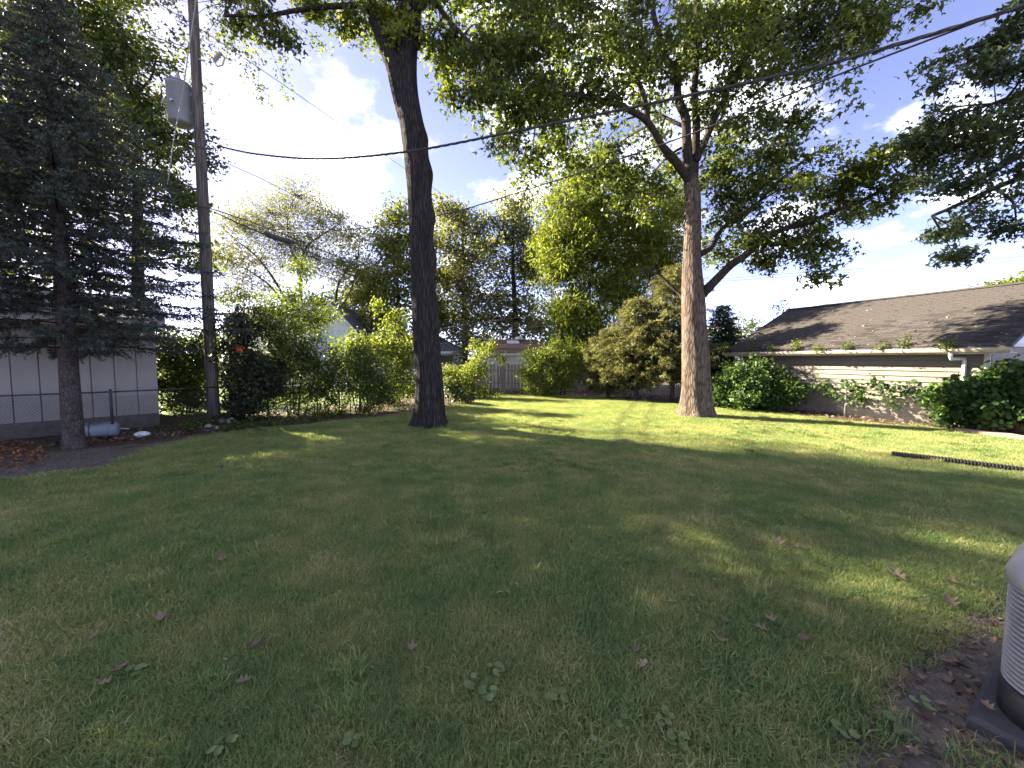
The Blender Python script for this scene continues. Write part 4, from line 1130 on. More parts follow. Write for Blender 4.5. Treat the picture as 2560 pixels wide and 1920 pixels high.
blobs = [(560, -10, 80, 35, Y), (660, 25, 80, 40, Y - .5), (690, 80, 55, 28, Y - .4), (770, 15, 100, 45, Y), (600, 60, 45, 28, Y + .5), (880, 20, 80, 45, Y + .8), (870, 65, 40, 25, Y), (940, 40, 60, 40, Y + .3), (1100, 60, 70, 90, Y + .2), (1080, 150, 45, 70, Y + .5),
         (1150, 150, 70, 80, Y + .6), (1190, 60, 90, 80, Y - .6), (1120, 220, 35, 40, Y + .5), (1180, 235, 50, 40, Y + .5), (1000, 0, 80, 50, Y - .6), (1230, 250, 50, 50, Y - .6)]
top = [((ob.x + dx, ob.y + dy, z), (3.0, 3.0, 1.7)) for dx, dy, z in ((-3.5, 1, 12.8), (0, 2, 13.5), (3.0, 1.5, 13), (-6.0, 2.0, 12.8))]
finish_tree(oak, skel, skr, blobs, 17, 22, (.18, .18, .10), .14, 'maple', M['oakleaf'], extra=top, bias=(0, 0, -.6), vmean=.45, vsd=.22)
# yellow sprout on the trunk
root = thing('sprout', 'yellow green leafy sprout growing from the oak trunk scar', 'sprout', P(985, 130, YO - .5))
B = [px_blob(b) for b in [(975, 90, 32, 40, YO - .55, .25), (985, 50, 36, 30, YO - .55, .25), (960, 20, 30, 30, YO - .5, .25)]]
C = sprays(B, 60, 12, .1)
twig_mesh([tuple(P(990, 125, YO - .35)), tuple(P(975, 70, YO - .5))], [.02, .02], C[::2], [], .02, .006).build('stems', M['branch'], root)
foliage('foliage', root, C, 12, .10, .13, 'maple', M['limeleaf'], vmean=.62, vsd=.2)

# --- tree at the upper right, trunk outside the frame
tb = Vector((13.2, 6.6, 0))
rt = thing('shade_tree', 'dark leafed tree whose boughs hang in from the right edge', 'tree', tb)
trunk_obj('trunk', rt, [tb, tb + Vector((-.1, 0, 3)), tb + Vector((.1, .1, 6)), tb + Vector((0, 0, 9))], [.34, .28, .24, .16], M['oakbark'], 24, 40, .15)
skel, skr = [], []
def w3(px, py, Y): return P(px, py, Y)
for tgt in [(2400, 480, 8.2), (2480, 260, 8.0), (2420, 120, 7.6), (2330, 540, 8.6)]:
    e = P(*tgt); s = tb + Vector((0, 0, 4.2 + random.random() * 2.5))
    path = bez([s, s.lerp(e, .5) + Vector((0, 0, .7)), e], 14)
    rad = [.11 - .08 * i / 13 for i in range(14)]
    MB().tube(path, rad, 8).build('limb', M['branch'], rt, True)
    skel += [tuple(p) for p in path[2:]]; skr += rad[2:]
blobs = [(2480, 110, 110, 90, 7.6), (2400, 210, 70, 60, 7.8), (2490, 260, 100, 100, 7.8), (2540, 40, 60, 60, 7.2), (2400, 360, 100, 70, 8.2), (2310, 410, 90, 60, 8.6), (2500, 420, 90, 80, 8), (2400, 490, 90, 55, 8.2), (2380, 570, 60, 45, 8.3), (2480, 540, 90, 60, 8), (2540, 560, 50, 45, 7.8), (2385, 640, 48, 38, 8.3), (2330, 300, 60, 40, 8.2), (2620, 300, 120, 250, 8), (2290, 340, 60, 35, 8.4), (2560, 180, 60, 60, 7.6)]
finish_tree(rt, skel, skr, blobs, 22, 21, (.14, .14, .08), .12, 'maple', M['darkleaf'], extra=[((13, 6.5, 10), (3.2, 3, 2))], bias=(0, 0, -.8), vmean=.4, vsd=.22)

# --- leafy tree behind the spruce
eb = Vector((-14.6, 15.2, 0))
el = thing('elm_tree', 'leafy backlit tree rising behind the dark spruce', 'tree', eb)
trunk_obj('trunk', el, [eb, eb + Vector((.2, 0, 4)), eb + Vector((.3, .1, 8)), eb + Vector((.6, 0, 12))], [.24, .2, .15, .1], M['oakbark'], 20, 40, .12)
skel, skr = [tuple(eb + Vector((.3, 0, z))) for z in np.arange(4, 12, .5)], [.2] * 16
Ye = 14.6
blobs = [(60, 60, 100, 80, Ye), (200, 90, 120, 90, Ye), (310, 110, 80, 70, Ye), (390, 140, 35, 35, Ye - .3), (270, 30, 80, 60, Ye), (240, 230, 130, 110, Ye), (350, 270, 75, 80, Ye), (410, 340, 60, 50, Ye), (490, 345, 35, 40, Ye + .3), (520, 390, 25, 35, Ye + .3), (400, 430, 90, 70, Ye), (460, 520, 70, 60, Ye), (300, 420, 120, 110, Ye), (420, 600, 70, 60, Ye), (140, 330, 150, 150, Ye + .5), (100, 520, 130, 120, Ye), (480, 640, 50, 60, Ye)]
ext = [((-16, 15.5, 13.5), (3.5, 3.5, 2.2)), ((-15.0, 13.6, 14.6), (2.4, 2.4, 1.6)), ((-18.5, 16, 10), (3, 3, 3)), ((-16.0, 18, 12.5), (2.2, 2.0, 2.0))]
finish_tree(el, skel, skr, blobs, 14, 20, (.26, .26, .15), .165, 'oval', M['elmleaf'], rbr=.06, extra=ext, xd=.8, vmean=.42, vsd=.25, bias=(.3, 0, -.5))

# ------------------------------------------------------------------ conifers
def conifer(name, label, base, H_, rad, z0, nbr, m, twl=.35, nl=.045, nw=.008, per=36, droop=.25, trunk_r=.16, bark='sprucebark', lean=(0, 0), tw_step=.10, taper=.85, group=None, jag=.25, vtip=.5, up0=.15, shag=.42):
    root = thing(name, label, 'tree', base, group)
    base = Vector(base)
    top_ = base + Vector((lean[0], lean[1], H_))
    trunk_obj('trunk', root, [base, base.lerp(top_, .33), base.lerp(top_, .66), top_], [trunk_r, trunk_r * .78, trunk_r * .42, .02], M[bark], 18, 60, trunk_r * .25, .05, .3)
    br = MB(); S, E, TV = [], [], []
    for i in range(nbr):
        f = (i + .5) / nbr
        z = z0 + (H_ - z0 - .15) * f
        L_ = rad * (1 - f) ** taper * random.uniform(1 - jag, 1 + jag * .5) + .12
        if f < .07: L_ *= random.uniform(.35, .9)
        a = i * 2.399 + random.uniform(-.3, .3)
        d = Vector((math.cos(a), math.sin(a), 0))
        p0 = base.lerp(top_, z / H_)
        pth = []
        n = 9
        for k in range(n):
            t = k / (n - 1)
            pth.append(p0 + d * (L_ * t) + Zv * (L_ * (up0 * t - droop * t * t + .10 * t ** 4)))
        br.tube(pth, [max(.004, .012 + .016 * L_ / rad) * (1 - .8 * k / (n - 1)) for k in range(n)], 4, False)
        side = d.cross(Zv)
        t = .12 if f > .1 else .3
        while t <= 1.0:
            k = min(int(t * (n - 1)), n - 2); p = pth[k].lerp(pth[k + 1], t * (n - 1) - k)
            wl_ = twl * (1.15 - .75 * t) * min(1, L_ / 1.2 + .35)
            for s in (-1, 1):
                for rep in range(2):
                    dr = (d * random.uniform(.5, 1.0) + side * s * random.uniform(.4, 1.0) + Zv * random.uniform(-shag, .15 + shag * .25)).normalized()
                    q0 = p + dr * wl_ * .12 * rep
                    S.append(tuple(q0)); E.append(tuple(q0 + dr * wl_ * random.uniform(.6, 1.15))); TV.append(t)
            t += tw_step / max(L_, .3)
        S.append(tuple(pth[-2])); E.append(tuple(pth[-1] + d * .12)); TV.append(1.0)
    S, E, TV = np.array(S), np.array(E), np.array(TV)
    n = len(S); d = E - S; ln = np.linalg.norm(d, axis=1)
    cnt = np.maximum(6, (per * ln / twl)).astype(int)
    ii = np.repeat(np.arange(n), cnt)
    t = R.random(len(ii))
    pos = S[ii] + d[ii] * t[:, None]
    ud = unit(d)[ii]
    rv = R.normal(0, 1, (len(ii), 3)); rv = unit(rv - ud * np.sum(rv * ud, 1, keepdims=True))
    nd = unit(ud * .75 + rv * .8)
    ll = nl * (0.7 + .6 * R.random(len(ii)))
    wv = unit(np.cross(nd, R.normal(0, 1, (len(ii), 3)))) * nw / 2
    V = np.stack([pos - wv, pos + wv, pos + nd * ll[:, None]], 1).reshape(-1, 3)
    F = np.arange(len(ii) * 3).reshape(-1, 3)
    bv = R.normal(.28, .10, n)
    tip = (TV > .78) & (R.random(n) < vtip)
    bv[tip] += .45
    v = np.clip(bv[ii] + R.normal(0, .08, len(ii)) + .12 * (t - .5), 0, 1)
    twm = MB()
    br.build('branches', M['branch'], root)
    np_obj('crown', V, [F], m, root, np.repeat(v, 3))
    return root
sb_ = G(186, 1120)
conifer('spruce_tree', 'dark blue green spruce with bare lower trunk at the left', sb_, 9.2, 3.15, 1.95, 190, M['needle'], twl=.44, nl=.062, nw=.021, per=32, droop=.16, trunk_r=.165, tw_step=.11, taper=.85, jag=.22, vtip=.30, up0=.05, shag=.75)
hb = [((1590, 1000), 4.7, 1.75, .55), ((1680, 1002), 6.0, 1.95, .7), ((1520, 994), 3.4, 1.4, .25)]
labs = ['middle brown green hemlock in the row behind the maple', 'tallest brown green hemlock close behind the maple trunk', 'lowest hemlock next to the slat fence']
for ((px, py), H_, rd, z0), lb in zip(hb, labs):
    conifer('hemlock_tree', lb, G(px, py), H_, rd * 1.12, z0, 140, M['hemlock'], twl=.50, nl=.11, nw=.032, per=20, droop=.28, trunk_r=.09, tw_step=.15, taper=.55, group='hemlocks behind the maple', jag=.45, vtip=.5, up0=.35, shag=1.0)
conifer('fir_tree', 'dark evergreen between the maple trunk and the garage eave', G(1800, 992), 4.6, 1.3, .2, 130, M['darkconifer'], twl=.44, nl=.10, nw=.034, per=24, droop=.2, trunk_r=.09, tw_step=.15, taper=.55, vtip=.3, shag=.9)
conifer('spruce_tree', 'small pale blue spruce between the blue house and the brown roof', (P(1165, 870, 27).x, 27, 0), 4.6, 1.6, .3, 70, M['greyleaf'], twl=.4, nl=.11, nw=.025, per=20, trunk_r=.08, tw_step=.22, taper=.7)

# ------------------------------------------------------------------ background trees
def bg_tree(name, label, base, H_, blobs, dens, per, spread, size, shape, m, limbs=(), tr=.25, group=None, bark='branch', trunk=None, **kw):
    root = thing(name, label, 'tree', base, group)
    base = Vector(base)
    tk = trunk or [base, base + Vector((.1, 0, H_ * .35)), base + Vector((-.1, 0, H_ * .7)), base + Vector((.05, 0, H_))]
    trunk_obj('trunk', root, tk, [tr * (1 - .85 * i / (len(tk) - 1)) for i in range(len(tk))], M[bark], 16, 40, tr * .3)
    path = bez([Vector(p) for p in tk], 20)
    skel = [tuple(p) for p in path[5:]]; skr = [tr * .5] * 15
    for pp, rr in limbs:
        o, pa, rad = limb_obj(root, pp, rr, M[bark], n=7)
        skel += [tuple(p) for p in pa[2:]]; skr += rad[2:]
    finish_tree(root, skel, skr, blobs, dens, per, spread, size, shape, m, rbr=.05, rtw=.014, **kw)
    return root
Yl = 33.0
lb_ = P(752, 900, Yl); lb_.z = 0
bg_tree('locust_tree', 'airy honey locust with dark spreading branches above the cream house', lb_, 9,
        [(600, 560, 70, 60, Yl), (680, 530, 80, 60, Yl), (740, 490, 90, 50, Yl), (640, 660, 90, 60, Yl), (560, 640, 50, 60, Yl), (800, 560, 90, 60, Yl), (880, 590, 70, 50, Yl), (860, 660, 80, 60, Yl), (700, 610, 90, 60, Yl), (600, 720, 90, 40, Yl), (900, 700, 70, 60, Yl), (780, 640, 60, 60, Yl)],
        15, 15, (.6, .6, .28), .26, 'long', M['greyleaf'],
        limbs=[([(752, 720, Yl), (740, 650, Yl), (722, 610, Yl)], (.14, .05)), ([(752, 680, Yl), (765, 620, Yl), (800, 590, Yl), (850, 560, Yl)], (.11, .03)),
               ([(725, 770, Yl), (680, 690, Yl), (640, 640, Yl), (590, 600, Yl), (560, 570, Yl)], (.12, .03)), ([(718, 770, Yl), (670, 710, Yl), (610, 670, Yl), (550, 640, Yl)], (.11, .03)),
               ([(835, 780, Yl), (845, 715, Yl), (870, 670, Yl), (895, 640, Yl)], (.12, .03)), ([(838, 790, Yl), (880, 720, Yl), (895, 650, Yl), (900, 600, Yl)], (.10, .03)), ([(722, 610, Yl), (720, 540, Yl), (740, 490, Yl)], (.06, .02))],
        trunk=[lb_, P(751, 780, Yl), P(752, 700, Yl), P(740, 640, Yl)], tr=.26, vmean=.45, vsd=.25, up=1.0)
Ya = 31
b0 = P(1000, 900, Ya); b0.z = 0
bg_tree('ash_tree', 'yellowing green tree just left of the oak trunk over the blue house', b0, 11,
        [(1000, 540, 55, 45, Ya), (960, 600, 50, 45, Ya), (1030, 610, 60, 60, Ya), (985, 680, 70, 60, Ya), (930, 740, 60, 50, Ya), (1040, 720, 70, 60, Ya), (960, 780, 60, 40, Ya), (920, 690, 40, 35, Ya), (1080, 790, 70, 50, Ya), (1060, 840, 60, 35, Ya)],
        15, 15, (.42, .42, .3), .25, 'oval', M['elmleaf'], vmean=.62, vsd=.25, tr=.25)
Yc = 33
b0 = P(1160, 900, Yc); b0.z = 0
bg_tree('cottonwood_tree', 'tall grey green cottonwood right behind the oak trunk', b0, 13,
        [(1120, 530, 50, 40, Yc), (1150, 560, 60, 50, Yc), (1110, 620, 60, 60, Yc), (1180, 640, 70, 70, Yc), (1120, 700, 70, 60, Yc), (1190, 740, 70, 60, Yc), (1110, 780, 60, 50, Yc), (1170, 800, 80, 40, Yc), (1170, 850, 70, 35, Yc)],
        13, 15, (.42, .42, .32), .25, 'oval', M['greyleaf'], vmean=.42, vsd=.22, tr=.3)
b0 = P(1285, 900, Yc - 2); b0.z = 0
bg_tree('cottonwood_tree', 'tall grey green cottonwood with pointed crown above the brown roof', b0, 14,
        [(1285, 500, 55, 45, Yc - 2), (1260, 560, 60, 50, Yc - 2), (1320, 580, 50, 60, Yc - 2), (1270, 650, 80, 60, Yc - 2), (1330, 680, 50, 50, Yc - 2), (1280, 740, 90, 50, Yc - 2), (1330, 790, 60, 40, Yc - 2), (1250, 800, 80, 40, Yc - 2), (1340, 640, 40, 40, Yc - 2), (1290, 840, 90, 30, Yc - 2), (1390, 830, 50, 50, Yc - 2)],
        13, 15, (.42, .42, .32), .25, 'oval', M['greyleaf'], vmean=.38, vsd=.22, tr=.3, limbs=[([(1285, 620, Yc - 2), (1240, 560, Yc - 2), (1215, 540, Yc - 2)], (.1, .04))])
b0 = P(870, 900, 38); b0.z = 0
bg_tree('distant_tree', 'dark rounded tree above the blue gable roof', b0, 7, [(870, 745, 60, 30, 38), (930, 740, 50, 35, 38), (810, 760, 40, 25, 38)], 10, 16, (.6, .6, .4), .36, 'oval', M['darkleaf'], vmean=.4)
Yg = 22.8
b0 = P(1475, 960, 23.4); b0.z = 0
bg_tree('boxelder_tree', 'bright yellow green tree left of the hemlocks', b0, 7.6,
        [(1440, 500, 80, 60, Yg), (1520, 470, 80, 60, Yg), (1390, 580, 55, 70, Yg), (1470, 590, 90, 70, Yg), (1570, 560, 90, 80, Yg), (1410, 680, 60, 70, Yg), (1490, 680, 90, 70, Yg), (1590, 650, 80, 70, Yg + .5), (1410, 770, 60, 60, Yg), (1480, 770, 70, 70, Yg), (1410, 850, 50, 50, Yg), (1450, 900, 50, 45, Yg), (1650, 600, 60, 70, Yg + .6), (1660, 690, 50, 60, Yg + .6), (1690, 520, 40, 60, Yg + .6), (1560, 740, 60, 50, Yg + .5), (1490, 850, 50, 50, Yg)],
        30, 24, (.32, .32, .24), .25, 'long', M['limeleaf'], vmean=.45, vsd=.25, tr=.2, bias=(0, 0, -1.2))
b0 = P(1862, 900, 27); b0.z = 0
bg_tree('small_tree', 'small sunlit tree peeking over the far end of the garage roof', b0, 3.8, [(1850, 825, 40, 25, 27), (1885, 815, 35, 25, 27), (1830, 850, 45, 30, 27), (1890, 850, 40, 30, 27)], 14, 14, (.3, .3, .25), .16, 'oval', M['limeleaf'], vmean=.4, tr=.1)
b0 = P(1946, 800, 20.5); b0.z = 0
bg_tree('sapling_tree', 'lone thin sapling tip standing above the garage roof edge', b0, 5.0, [(1950, 765, 12, 14, 20.5), (1960, 780, 14, 8, 20.5)], 40, 6, (.12, .12, .1), .11, 'oval', M['greyleaf'], vmean=.4, tr=.04)
b0 = P(2520, 800, 48); b0.z = 0
bg_tree('distant_tree', 'far rounded treetop above the garage ridge at the right edge', b0, 9, [(2480, 720, 40, 14, 48), (2540, 712, 50, 16, 48), (2600, 705, 60, 25, 48)], 12, 16, (.6, .6, .3), .4, 'oval', M['limeleaf'], vmean=.35)
# trees outside the left edge whose shade covers the near lawn
for q, lab in (((-14.5, 6.0, 0), 'leafy yard tree just outside the left edge'), ((-18.5, 11.5, 0), 'leafy yard tree behind the shed outside the left edge')):
    bg_tree('yard_tree', lab, q, 10, [], 5, 22, (.4, .4, .3), .26, 'oval', M['elmleaf'], tr=.3, xd=1.6, extra=[((q[0] + dx, q[1] + dy, z), (2.6, 2.6, 1.7)) for dx, dy, z in ((0, 0, 8), (1.5, 1, 5.5), (-1, -1.5, 6), (0, .5, 10.5), (1.2, -1.6, 7.8))])

# ------------------------------------------------------------------ shrubs along the left and back fences
def gb(px, py): return G(px, py)
shrub('vine_shrub', 'very dark trumpet vine thicket beside the utility pole', 'shrub', gb(615, 1045), [(610, 820, 55, 45, 11.9), (615, 890, 60, 70, 11.9), (640, 960, 65, 60, 11.8), (590, 960, 40, 60, 12.0), (600, 1010, 60, 35, 11.8), (675, 930, 50, 60, 12.2)], .10, 'oval', M['duskleaf'], 60, 18, .12, stems=9, vmean=.4)
fl_ = thing('trumpet_flower', 'single orange trumpet flower cluster in the dark vine', 'flower', P(598, 870, 11.1))
V, F, kk = leaf_arrays(ell(26, P(598, 872, 11.1), (.10, .06, .12)), .09, 'oval', .3); np_obj('petals', V, [F], M['flower'], fl_, np.repeat(R.random(26), kk))
MB().tube([P(598, 885, 11.15), P(600, 860, 11.2), P(606, 840, 11.3)], .008, 4).build('stem', M['branch'], fl_)
shrub('lilac_shrub', 'tall dense green shrub right of the dark vine thicket', 'shrub', gb(730, 1045), [(720, 850, 70, 60, 12.6), (770, 900, 70, 60, 12.8), (700, 930, 55, 60, 12.6), (740, 980, 70, 35, 12.8), (680, 990, 50, 30, 12.6), (800, 950, 50, 40, 12.9), (810, 1000, 50, 22, 12.9)], .085, 'oval', M['shrubleaf'], 52, 18, .12, stems=9, vmean=.35)
shrub('privet_shrub', 'rounded dark green shrub left of the oak trunk', 'shrub', gb(900, 1040), [(880, 900, 60, 50, 13.4), (930, 940, 60, 50, 13.4), (880, 960, 70, 50, 13.3), (920, 1005, 60, 35, 13.2), (970, 970, 40, 50, 13.6)], .075, 'oval', M['shrubleaf'], 60, 20, .11, stems=9, vmean=.33)
shrub('ash_sapling', 'sunlit yellow green sapling with long leaves over the cream house front', 'shrub', gb(720, 1010), [(620, 750, 50, 40, 14.4), (700, 760, 60, 40, 14.4), (745, 700, 25, 60, 14.6), (780, 770, 70, 50, 14.4), (720, 820, 80, 40, 14.4), (815, 790, 25, 22, 14.6), (660, 800, 60, 40, 14.2)], .15, 'long', M['limeleaf'], 26, 16, .16, stems=8, vmean=.3, bias=(0, 0, -.8))
shrub('mulberry_sapling', 'bright lime sapling just left of the oak trunk', 'shrub', gb(960, 1005), [(905, 850, 35, 30, 15.6), (985, 800, 20, 45, 15.6), (930, 880, 60, 50, 15.4), (1000, 880, 50, 60, 15.6), (1000, 960, 40, 60, 15.6), (870, 880, 45, 35, 15.6), (945, 765, 10, 18, 15.8)], .12, 'oval', M['limeleaf'], 34, 15, .15, stems=9, vmean=.45)
shrub('hedge_bush', 'loose green bush behind the fence between shed and pole', 'shrub', gb(455, 1035), [(440, 900, 45, 50, 13.2), (480, 930, 50, 60, 13.2), (440, 980, 50, 50, 13.0), (500, 870, 40, 40, 13.4), (420, 860, 30, 40, 13.4), (410, 940, 30, 50, 13.2), (500, 1000, 45, 25, 13.0)], .12, 'oval', M['shrubleaf'], 48, 14, .14, stems=7, vmean=.45)
shrub('weed_shrub', 'yellow green weedy sapling right of the oak trunk', 'shrub', gb(1170, 1000), [(1150, 960, 40, 45, 18.3), (1180, 930, 35, 50, 18.4), (1205, 890, 16, 30, 18.4), (1125, 930, 25, 35, 18.6), (1200, 985, 45, 18, 18.2)], .11, 'oval', M['limeleaf'], 34, 16, .15, stems=9, vmean=.4)
shrub('sprout_shrub', 'thin upright lime sapling in front of the brown roof', 'shrub', gb(1228, 985), [(1228, 870, 12, 26, 20), (1186, 865, 12, 18, 20.3), (1250, 898, 30, 9, 20.2)], .12, 'oval', M['limeleaf'], 40, 12, .12, stems=5, vmean=.5)
shrub('hosta_plant', 'low dark leafy plant at the foot of the oak on its right', 'plant', gb(1135, 1010), [(1130, 965, 35, 22, 16.0), (1145, 990, 40, 18, 15.8)], .15, 'oval', M['darkleaf'], 40, 12, .12, stems=5, vmean=.55)
shrub('round_shrub', 'rounded golden green shrub in front of the board fence', 'shrub', gb(1370, 992), [(1345, 888, 35, 28, 19.6), (1385, 890, 50, 40, 19.6), (1325, 935, 32, 38, 19.4), (1370, 950, 60, 45, 19.4), (1420, 920, 40, 50, 19.6), (1350, 975, 50, 20, 19.4), (1430, 880, 35, 35, 19.8)], .10, 'oval', M['limeleaf'], 40, 18, .15, stems=14, vmean=.35, vsd=.2, stemr=.02)

for i, (px, Y, bl) in enumerate([(470, 16.5, [(430, 870, 50, 40, 16.5), (490, 880, 50, 50, 16.5), (450, 940, 60, 40, 16.5), (530, 850, 40, 40, 16.5), (540, 930, 50, 40, 16.5)]),
                                 (1560, 25.5, [(1510, 890, 50, 40, 25.5), (1580, 870, 60, 50, 25.5), (1550, 930, 80, 30, 25.5), (1470, 930, 50, 30, 25.5)]),
                                 (1740, 25.0, [(1690, 870, 60, 50, 25), (1760, 880, 60, 50, 25), (1720, 930, 90, 30, 25), (1820, 900, 50, 40, 25)])]):
    q = P(px, 960, Y); q.z = 0
    shrub('hedge', ['leafy hedge in the gap between shed and pole', 'dense hedge behind the slat fence', 'dense hedge behind the hemlocks and maple'][i], 'hedge', q, bl, .14, 'oval', M['shrubleaf'], 22, 16, .2, stems=8, vmean=.45)
# vines and bush on the garage fence
f12 = lambda px, py, off=0.0: None
shrub('vine_mound', 'domed mound of grape vine piled on the fence at the far end of the garage', 'vine', gb(1890, 1024), [(1880, 932, 65, 32, 14.2), (1830, 970, 55, 35, 14.6), (1920, 970, 65, 40, 13.9), (1870, 995, 80, 25, 14.0), (1960, 985, 40, 35, 13.6), (1830, 1000, 40, 20, 14.6)], .085, 'vine', M['vineleaf'], 60, 18, .13, stems=10, vmean=.45, bias=(-.3, -.3, -1))
vr = thing('fence_vine', 'strand of grape vine trailing along the top of the garage fence', 'vine', g2)
vc = []
fdir = (g3 - g1)
for i in range(150):
    t = .22 + .74 * i / 150
    p = (g1.lerp(g2, t * 2) if t < .5 else g2.lerp(g3, t * 2 - 1))
    vc.append((p.x + random.gauss(0, .06), p.y + random.gauss(0, .06), 1.03 + random.gauss(0, .10) - (random.random() ** 3) * .55))
vc = np.array(vc)
foliage('foliage', vr, vc, 7, .075, .09, 'vine', M['vineleaf'], .5, (-.3, -.3, -.9), .42, .22)
pth = [tuple(g1.lerp(g2, t * 2) if t < .5 else g2.lerp(g3, t * 2 - 1)) for t in np.linspace(.2, 1, 60)]
MB().tube([Vector((x + .03 * math.sin(i), y, 1.07 + .04 * math.sin(i * 1.7))) for i, (x, y, z) in enumerate(pth)], .012, 5).build('stems', M['branch'], vr)
shrub('grape_bush', 'large dark green leafy bush covering the near corner of the garage', 'shrub', gb(2440, 1075), [(2490, 960, 55, 28, 9.7), (2415, 980, 45, 30, 9.9), (2550, 950, 45, 45, 9.4), (2450, 1010, 60, 45, 9.7), (2520, 1020, 50, 40, 9.4), (2380, 985, 40, 35, 10.0), (2400, 1045, 30, 25, 9.9), (2600, 960, 60, 70, 9.3)], .095, 'vine', M['vineleaf'], 90, 18, .11, stems=10, vmean=.4, bias=(-.2, -.4, -.8))

# weeds rooted in the gutter
for i, s in enumerate([.6, 1.5, 2.0, 2.9, 3.6, 4.4, 5.2, 6.1, 7.0]):
    q = slope_pt(s, OH + .06) + Zv * .02
    hgt = [.30, .55, .22, .28, .18, .45, .2, .5, .3][i]
    gw_ = thing('gutter_weed', 'green weed rooted in the garage gutter, ' + ['rightmost', 'second from the right', 'third from the right', 'fourth from the right', 'middle one', 'fourth from the left', 'third from the left', 'second from the left', 'leftmost'][i], 'weed', q, 'weeds in the garage gutter')
    st = MB()
    tops_ = [q + Vector((random.gauss(0, .12), random.gauss(0, .08), hgt * random.uniform(.5, 1))) for _ in range(4)]
    for tpp in tops_: st.tube([q, q.lerp(tpp, .5) + Vector((0, 0, .03)), tpp], .005, 4)
    st.build('stems', M['branch'], gw_)
    C = np.concatenate([np.array([tuple(q.lerp(tpp, f) ) for f in (.3, .5, .7, .85, 1)]) for tpp in tops_])
    foliage('foliage', gw_, C, 7, .06, .075, 'oval', M['shrubleaf'], .5, (0, 0, -.2), .5, .2)

# ------------------------------------------------------------------ things on the ground
# leaf litter in the beds and under the fence
def litter(name, label, polypx, n, size, m, z=.012, polyw=None, shape='oak', vm=.4):
    poly = np.array(polyw if polyw is not None else [tuple(G(*p)[:2]) for p in polypx])
    lo, hi = poly.min(0), poly.max(0)
    p = R.uniform(lo, hi, (n * 6, 2)); p = p[inside(poly, p)][:n]
    C = np.c_[p, z + R.random(len(p)) * .03]
    V, F, kk = leaf_arrays(C, size, shape, 1.7, (0, 0, 0))
    V[:, 2] = np.maximum(V[:, 2], .009)
    o = np_obj(name, V, [F], m, None, np.repeat(np.clip(R.normal(vm, .25, len(p)), 0, 1), kk))
    return tag(o, label, 'leaves', kind='stuff')
litter('leaf_litter', 'dry brown leaves gathered along the foot of the garage fence', [(1780, 1006), (1961, 1032), (2105, 1050), (2359, 1072), (2560, 1095), (2560, 1075), (2360, 1052), (2105, 1034), (1800, 1004)], 1500, .08, M['deadleaf'])
litter('leaf_litter', 'brown leaves and mulch under the shrubs at the back of the lawn', [(960, 1046), (1110, 1024), (1180, 1004), (1260, 988), (1500, 994), (1790, 1016), (1790, 995), (1500, 976), (1200, 980), (1000, 1010)], 2600, .09, M['deadleaf'], vm=.3)
litter('leaf_litter', 'red brown heap of leaves by the shed at the left edge', [(-60, 1175), (60, 1175), (120, 1150), (110, 1120), (60, 1105), (-60, 1105)], 650, .055, M['redlitter'], z=.02)
litter('leaf_litter', 'dark fallen leaves around the blue drum and spruce foot', [(100, 1120), (260, 1110), (420, 1095), (520, 1080), (480, 1060), (300, 1085), (150, 1100)], 1500, .07, M['deadleaf'], vm=.25)
litter('leaf_litter', 'dry leaves scattered on bare soil around the condenser pad', bare_px + [(2560, 1700), (2560, 1925)], 900, .058, M['deadleaf'], vm=.4, polyw=bare_pts)
litter('leaf_litter', 'crumbled leaf fragments covering the soil around the condenser pad', None, 5200, .030, M['deadleaf'], z=.009, polyw=bare_pts, shape='oval', vm=.3)
litter('leaf_litter', 'crumbs of dry needles and leaf bits strewn over the bare dirt by the spruce', None, 4200, .034, M['deadleaf'], z=.01, polyw=dirt_pts, shape='long', vm=.4)
litter('lawn_litter', 'small bits of dry leaf and twig strewn over the lawn', None, 1300, .026, M['deadleaf'], z=.03, polyw=[(-7, .8), (-8, 5), (-5, 9), (2, 14), (9, 9), (9, 4), (4, .8)], shape='long', vm=.6)
# low ground cover among the grass
def cover(name, label, polypx, n, size, m, vm=.45, zmax=.025, shape='vine'):
    poly = np.array([tuple(G(*p)[:2]) for p in polypx]); lo, hi = poly.min(0), poly.max(0)
    cl = R.uniform(lo, hi, (max(8, n // 14), 2))
    p = np.repeat(cl, 14 * 3, 0) + R.normal(0, .09, (len(cl) * 42, 2)); p = p[inside(poly, p)]; R.shuffle(p); p = p[:n]
    C = np.c_[p, .012 + R.random(len(p)) * zmax]
    V, F, kk = leaf_arrays(C, size, shape, 1.6, (0, 0, 0), .5)
    o = np_obj(name, V, [F], m, None, np.repeat(np.clip(R.normal(vm, .25, len(p)), 0, 1), kk))
    return tag(o, label, 'ground cover', kind='stuff')
cover('ground_ivy', 'patches of small round leaves in the lawn at the right', [(1900, 1230), (2560, 1200), (2560, 1420), (2300, 1560), (2000, 1500), (1850, 1350)], 4600, .026, M['weed'], .5)
cover('ground_ivy', 'small broad weeds scattered through the near lawn', [(1100, 1300), (2000, 1300), (2100, 1900), (1100, 1910)], 1200, .024, M['weed'], .5)
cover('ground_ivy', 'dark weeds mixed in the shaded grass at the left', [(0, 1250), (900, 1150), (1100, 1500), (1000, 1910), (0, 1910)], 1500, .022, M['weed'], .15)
cover('bed_weeds', 'green weeds covering the bed between the dirt and the pole', [(330, 1085), (520, 1085), (860, 1050), (900, 1020), (560, 1050), (400, 1070)], 2600, .06, M['shrubleaf'], .35, .14)
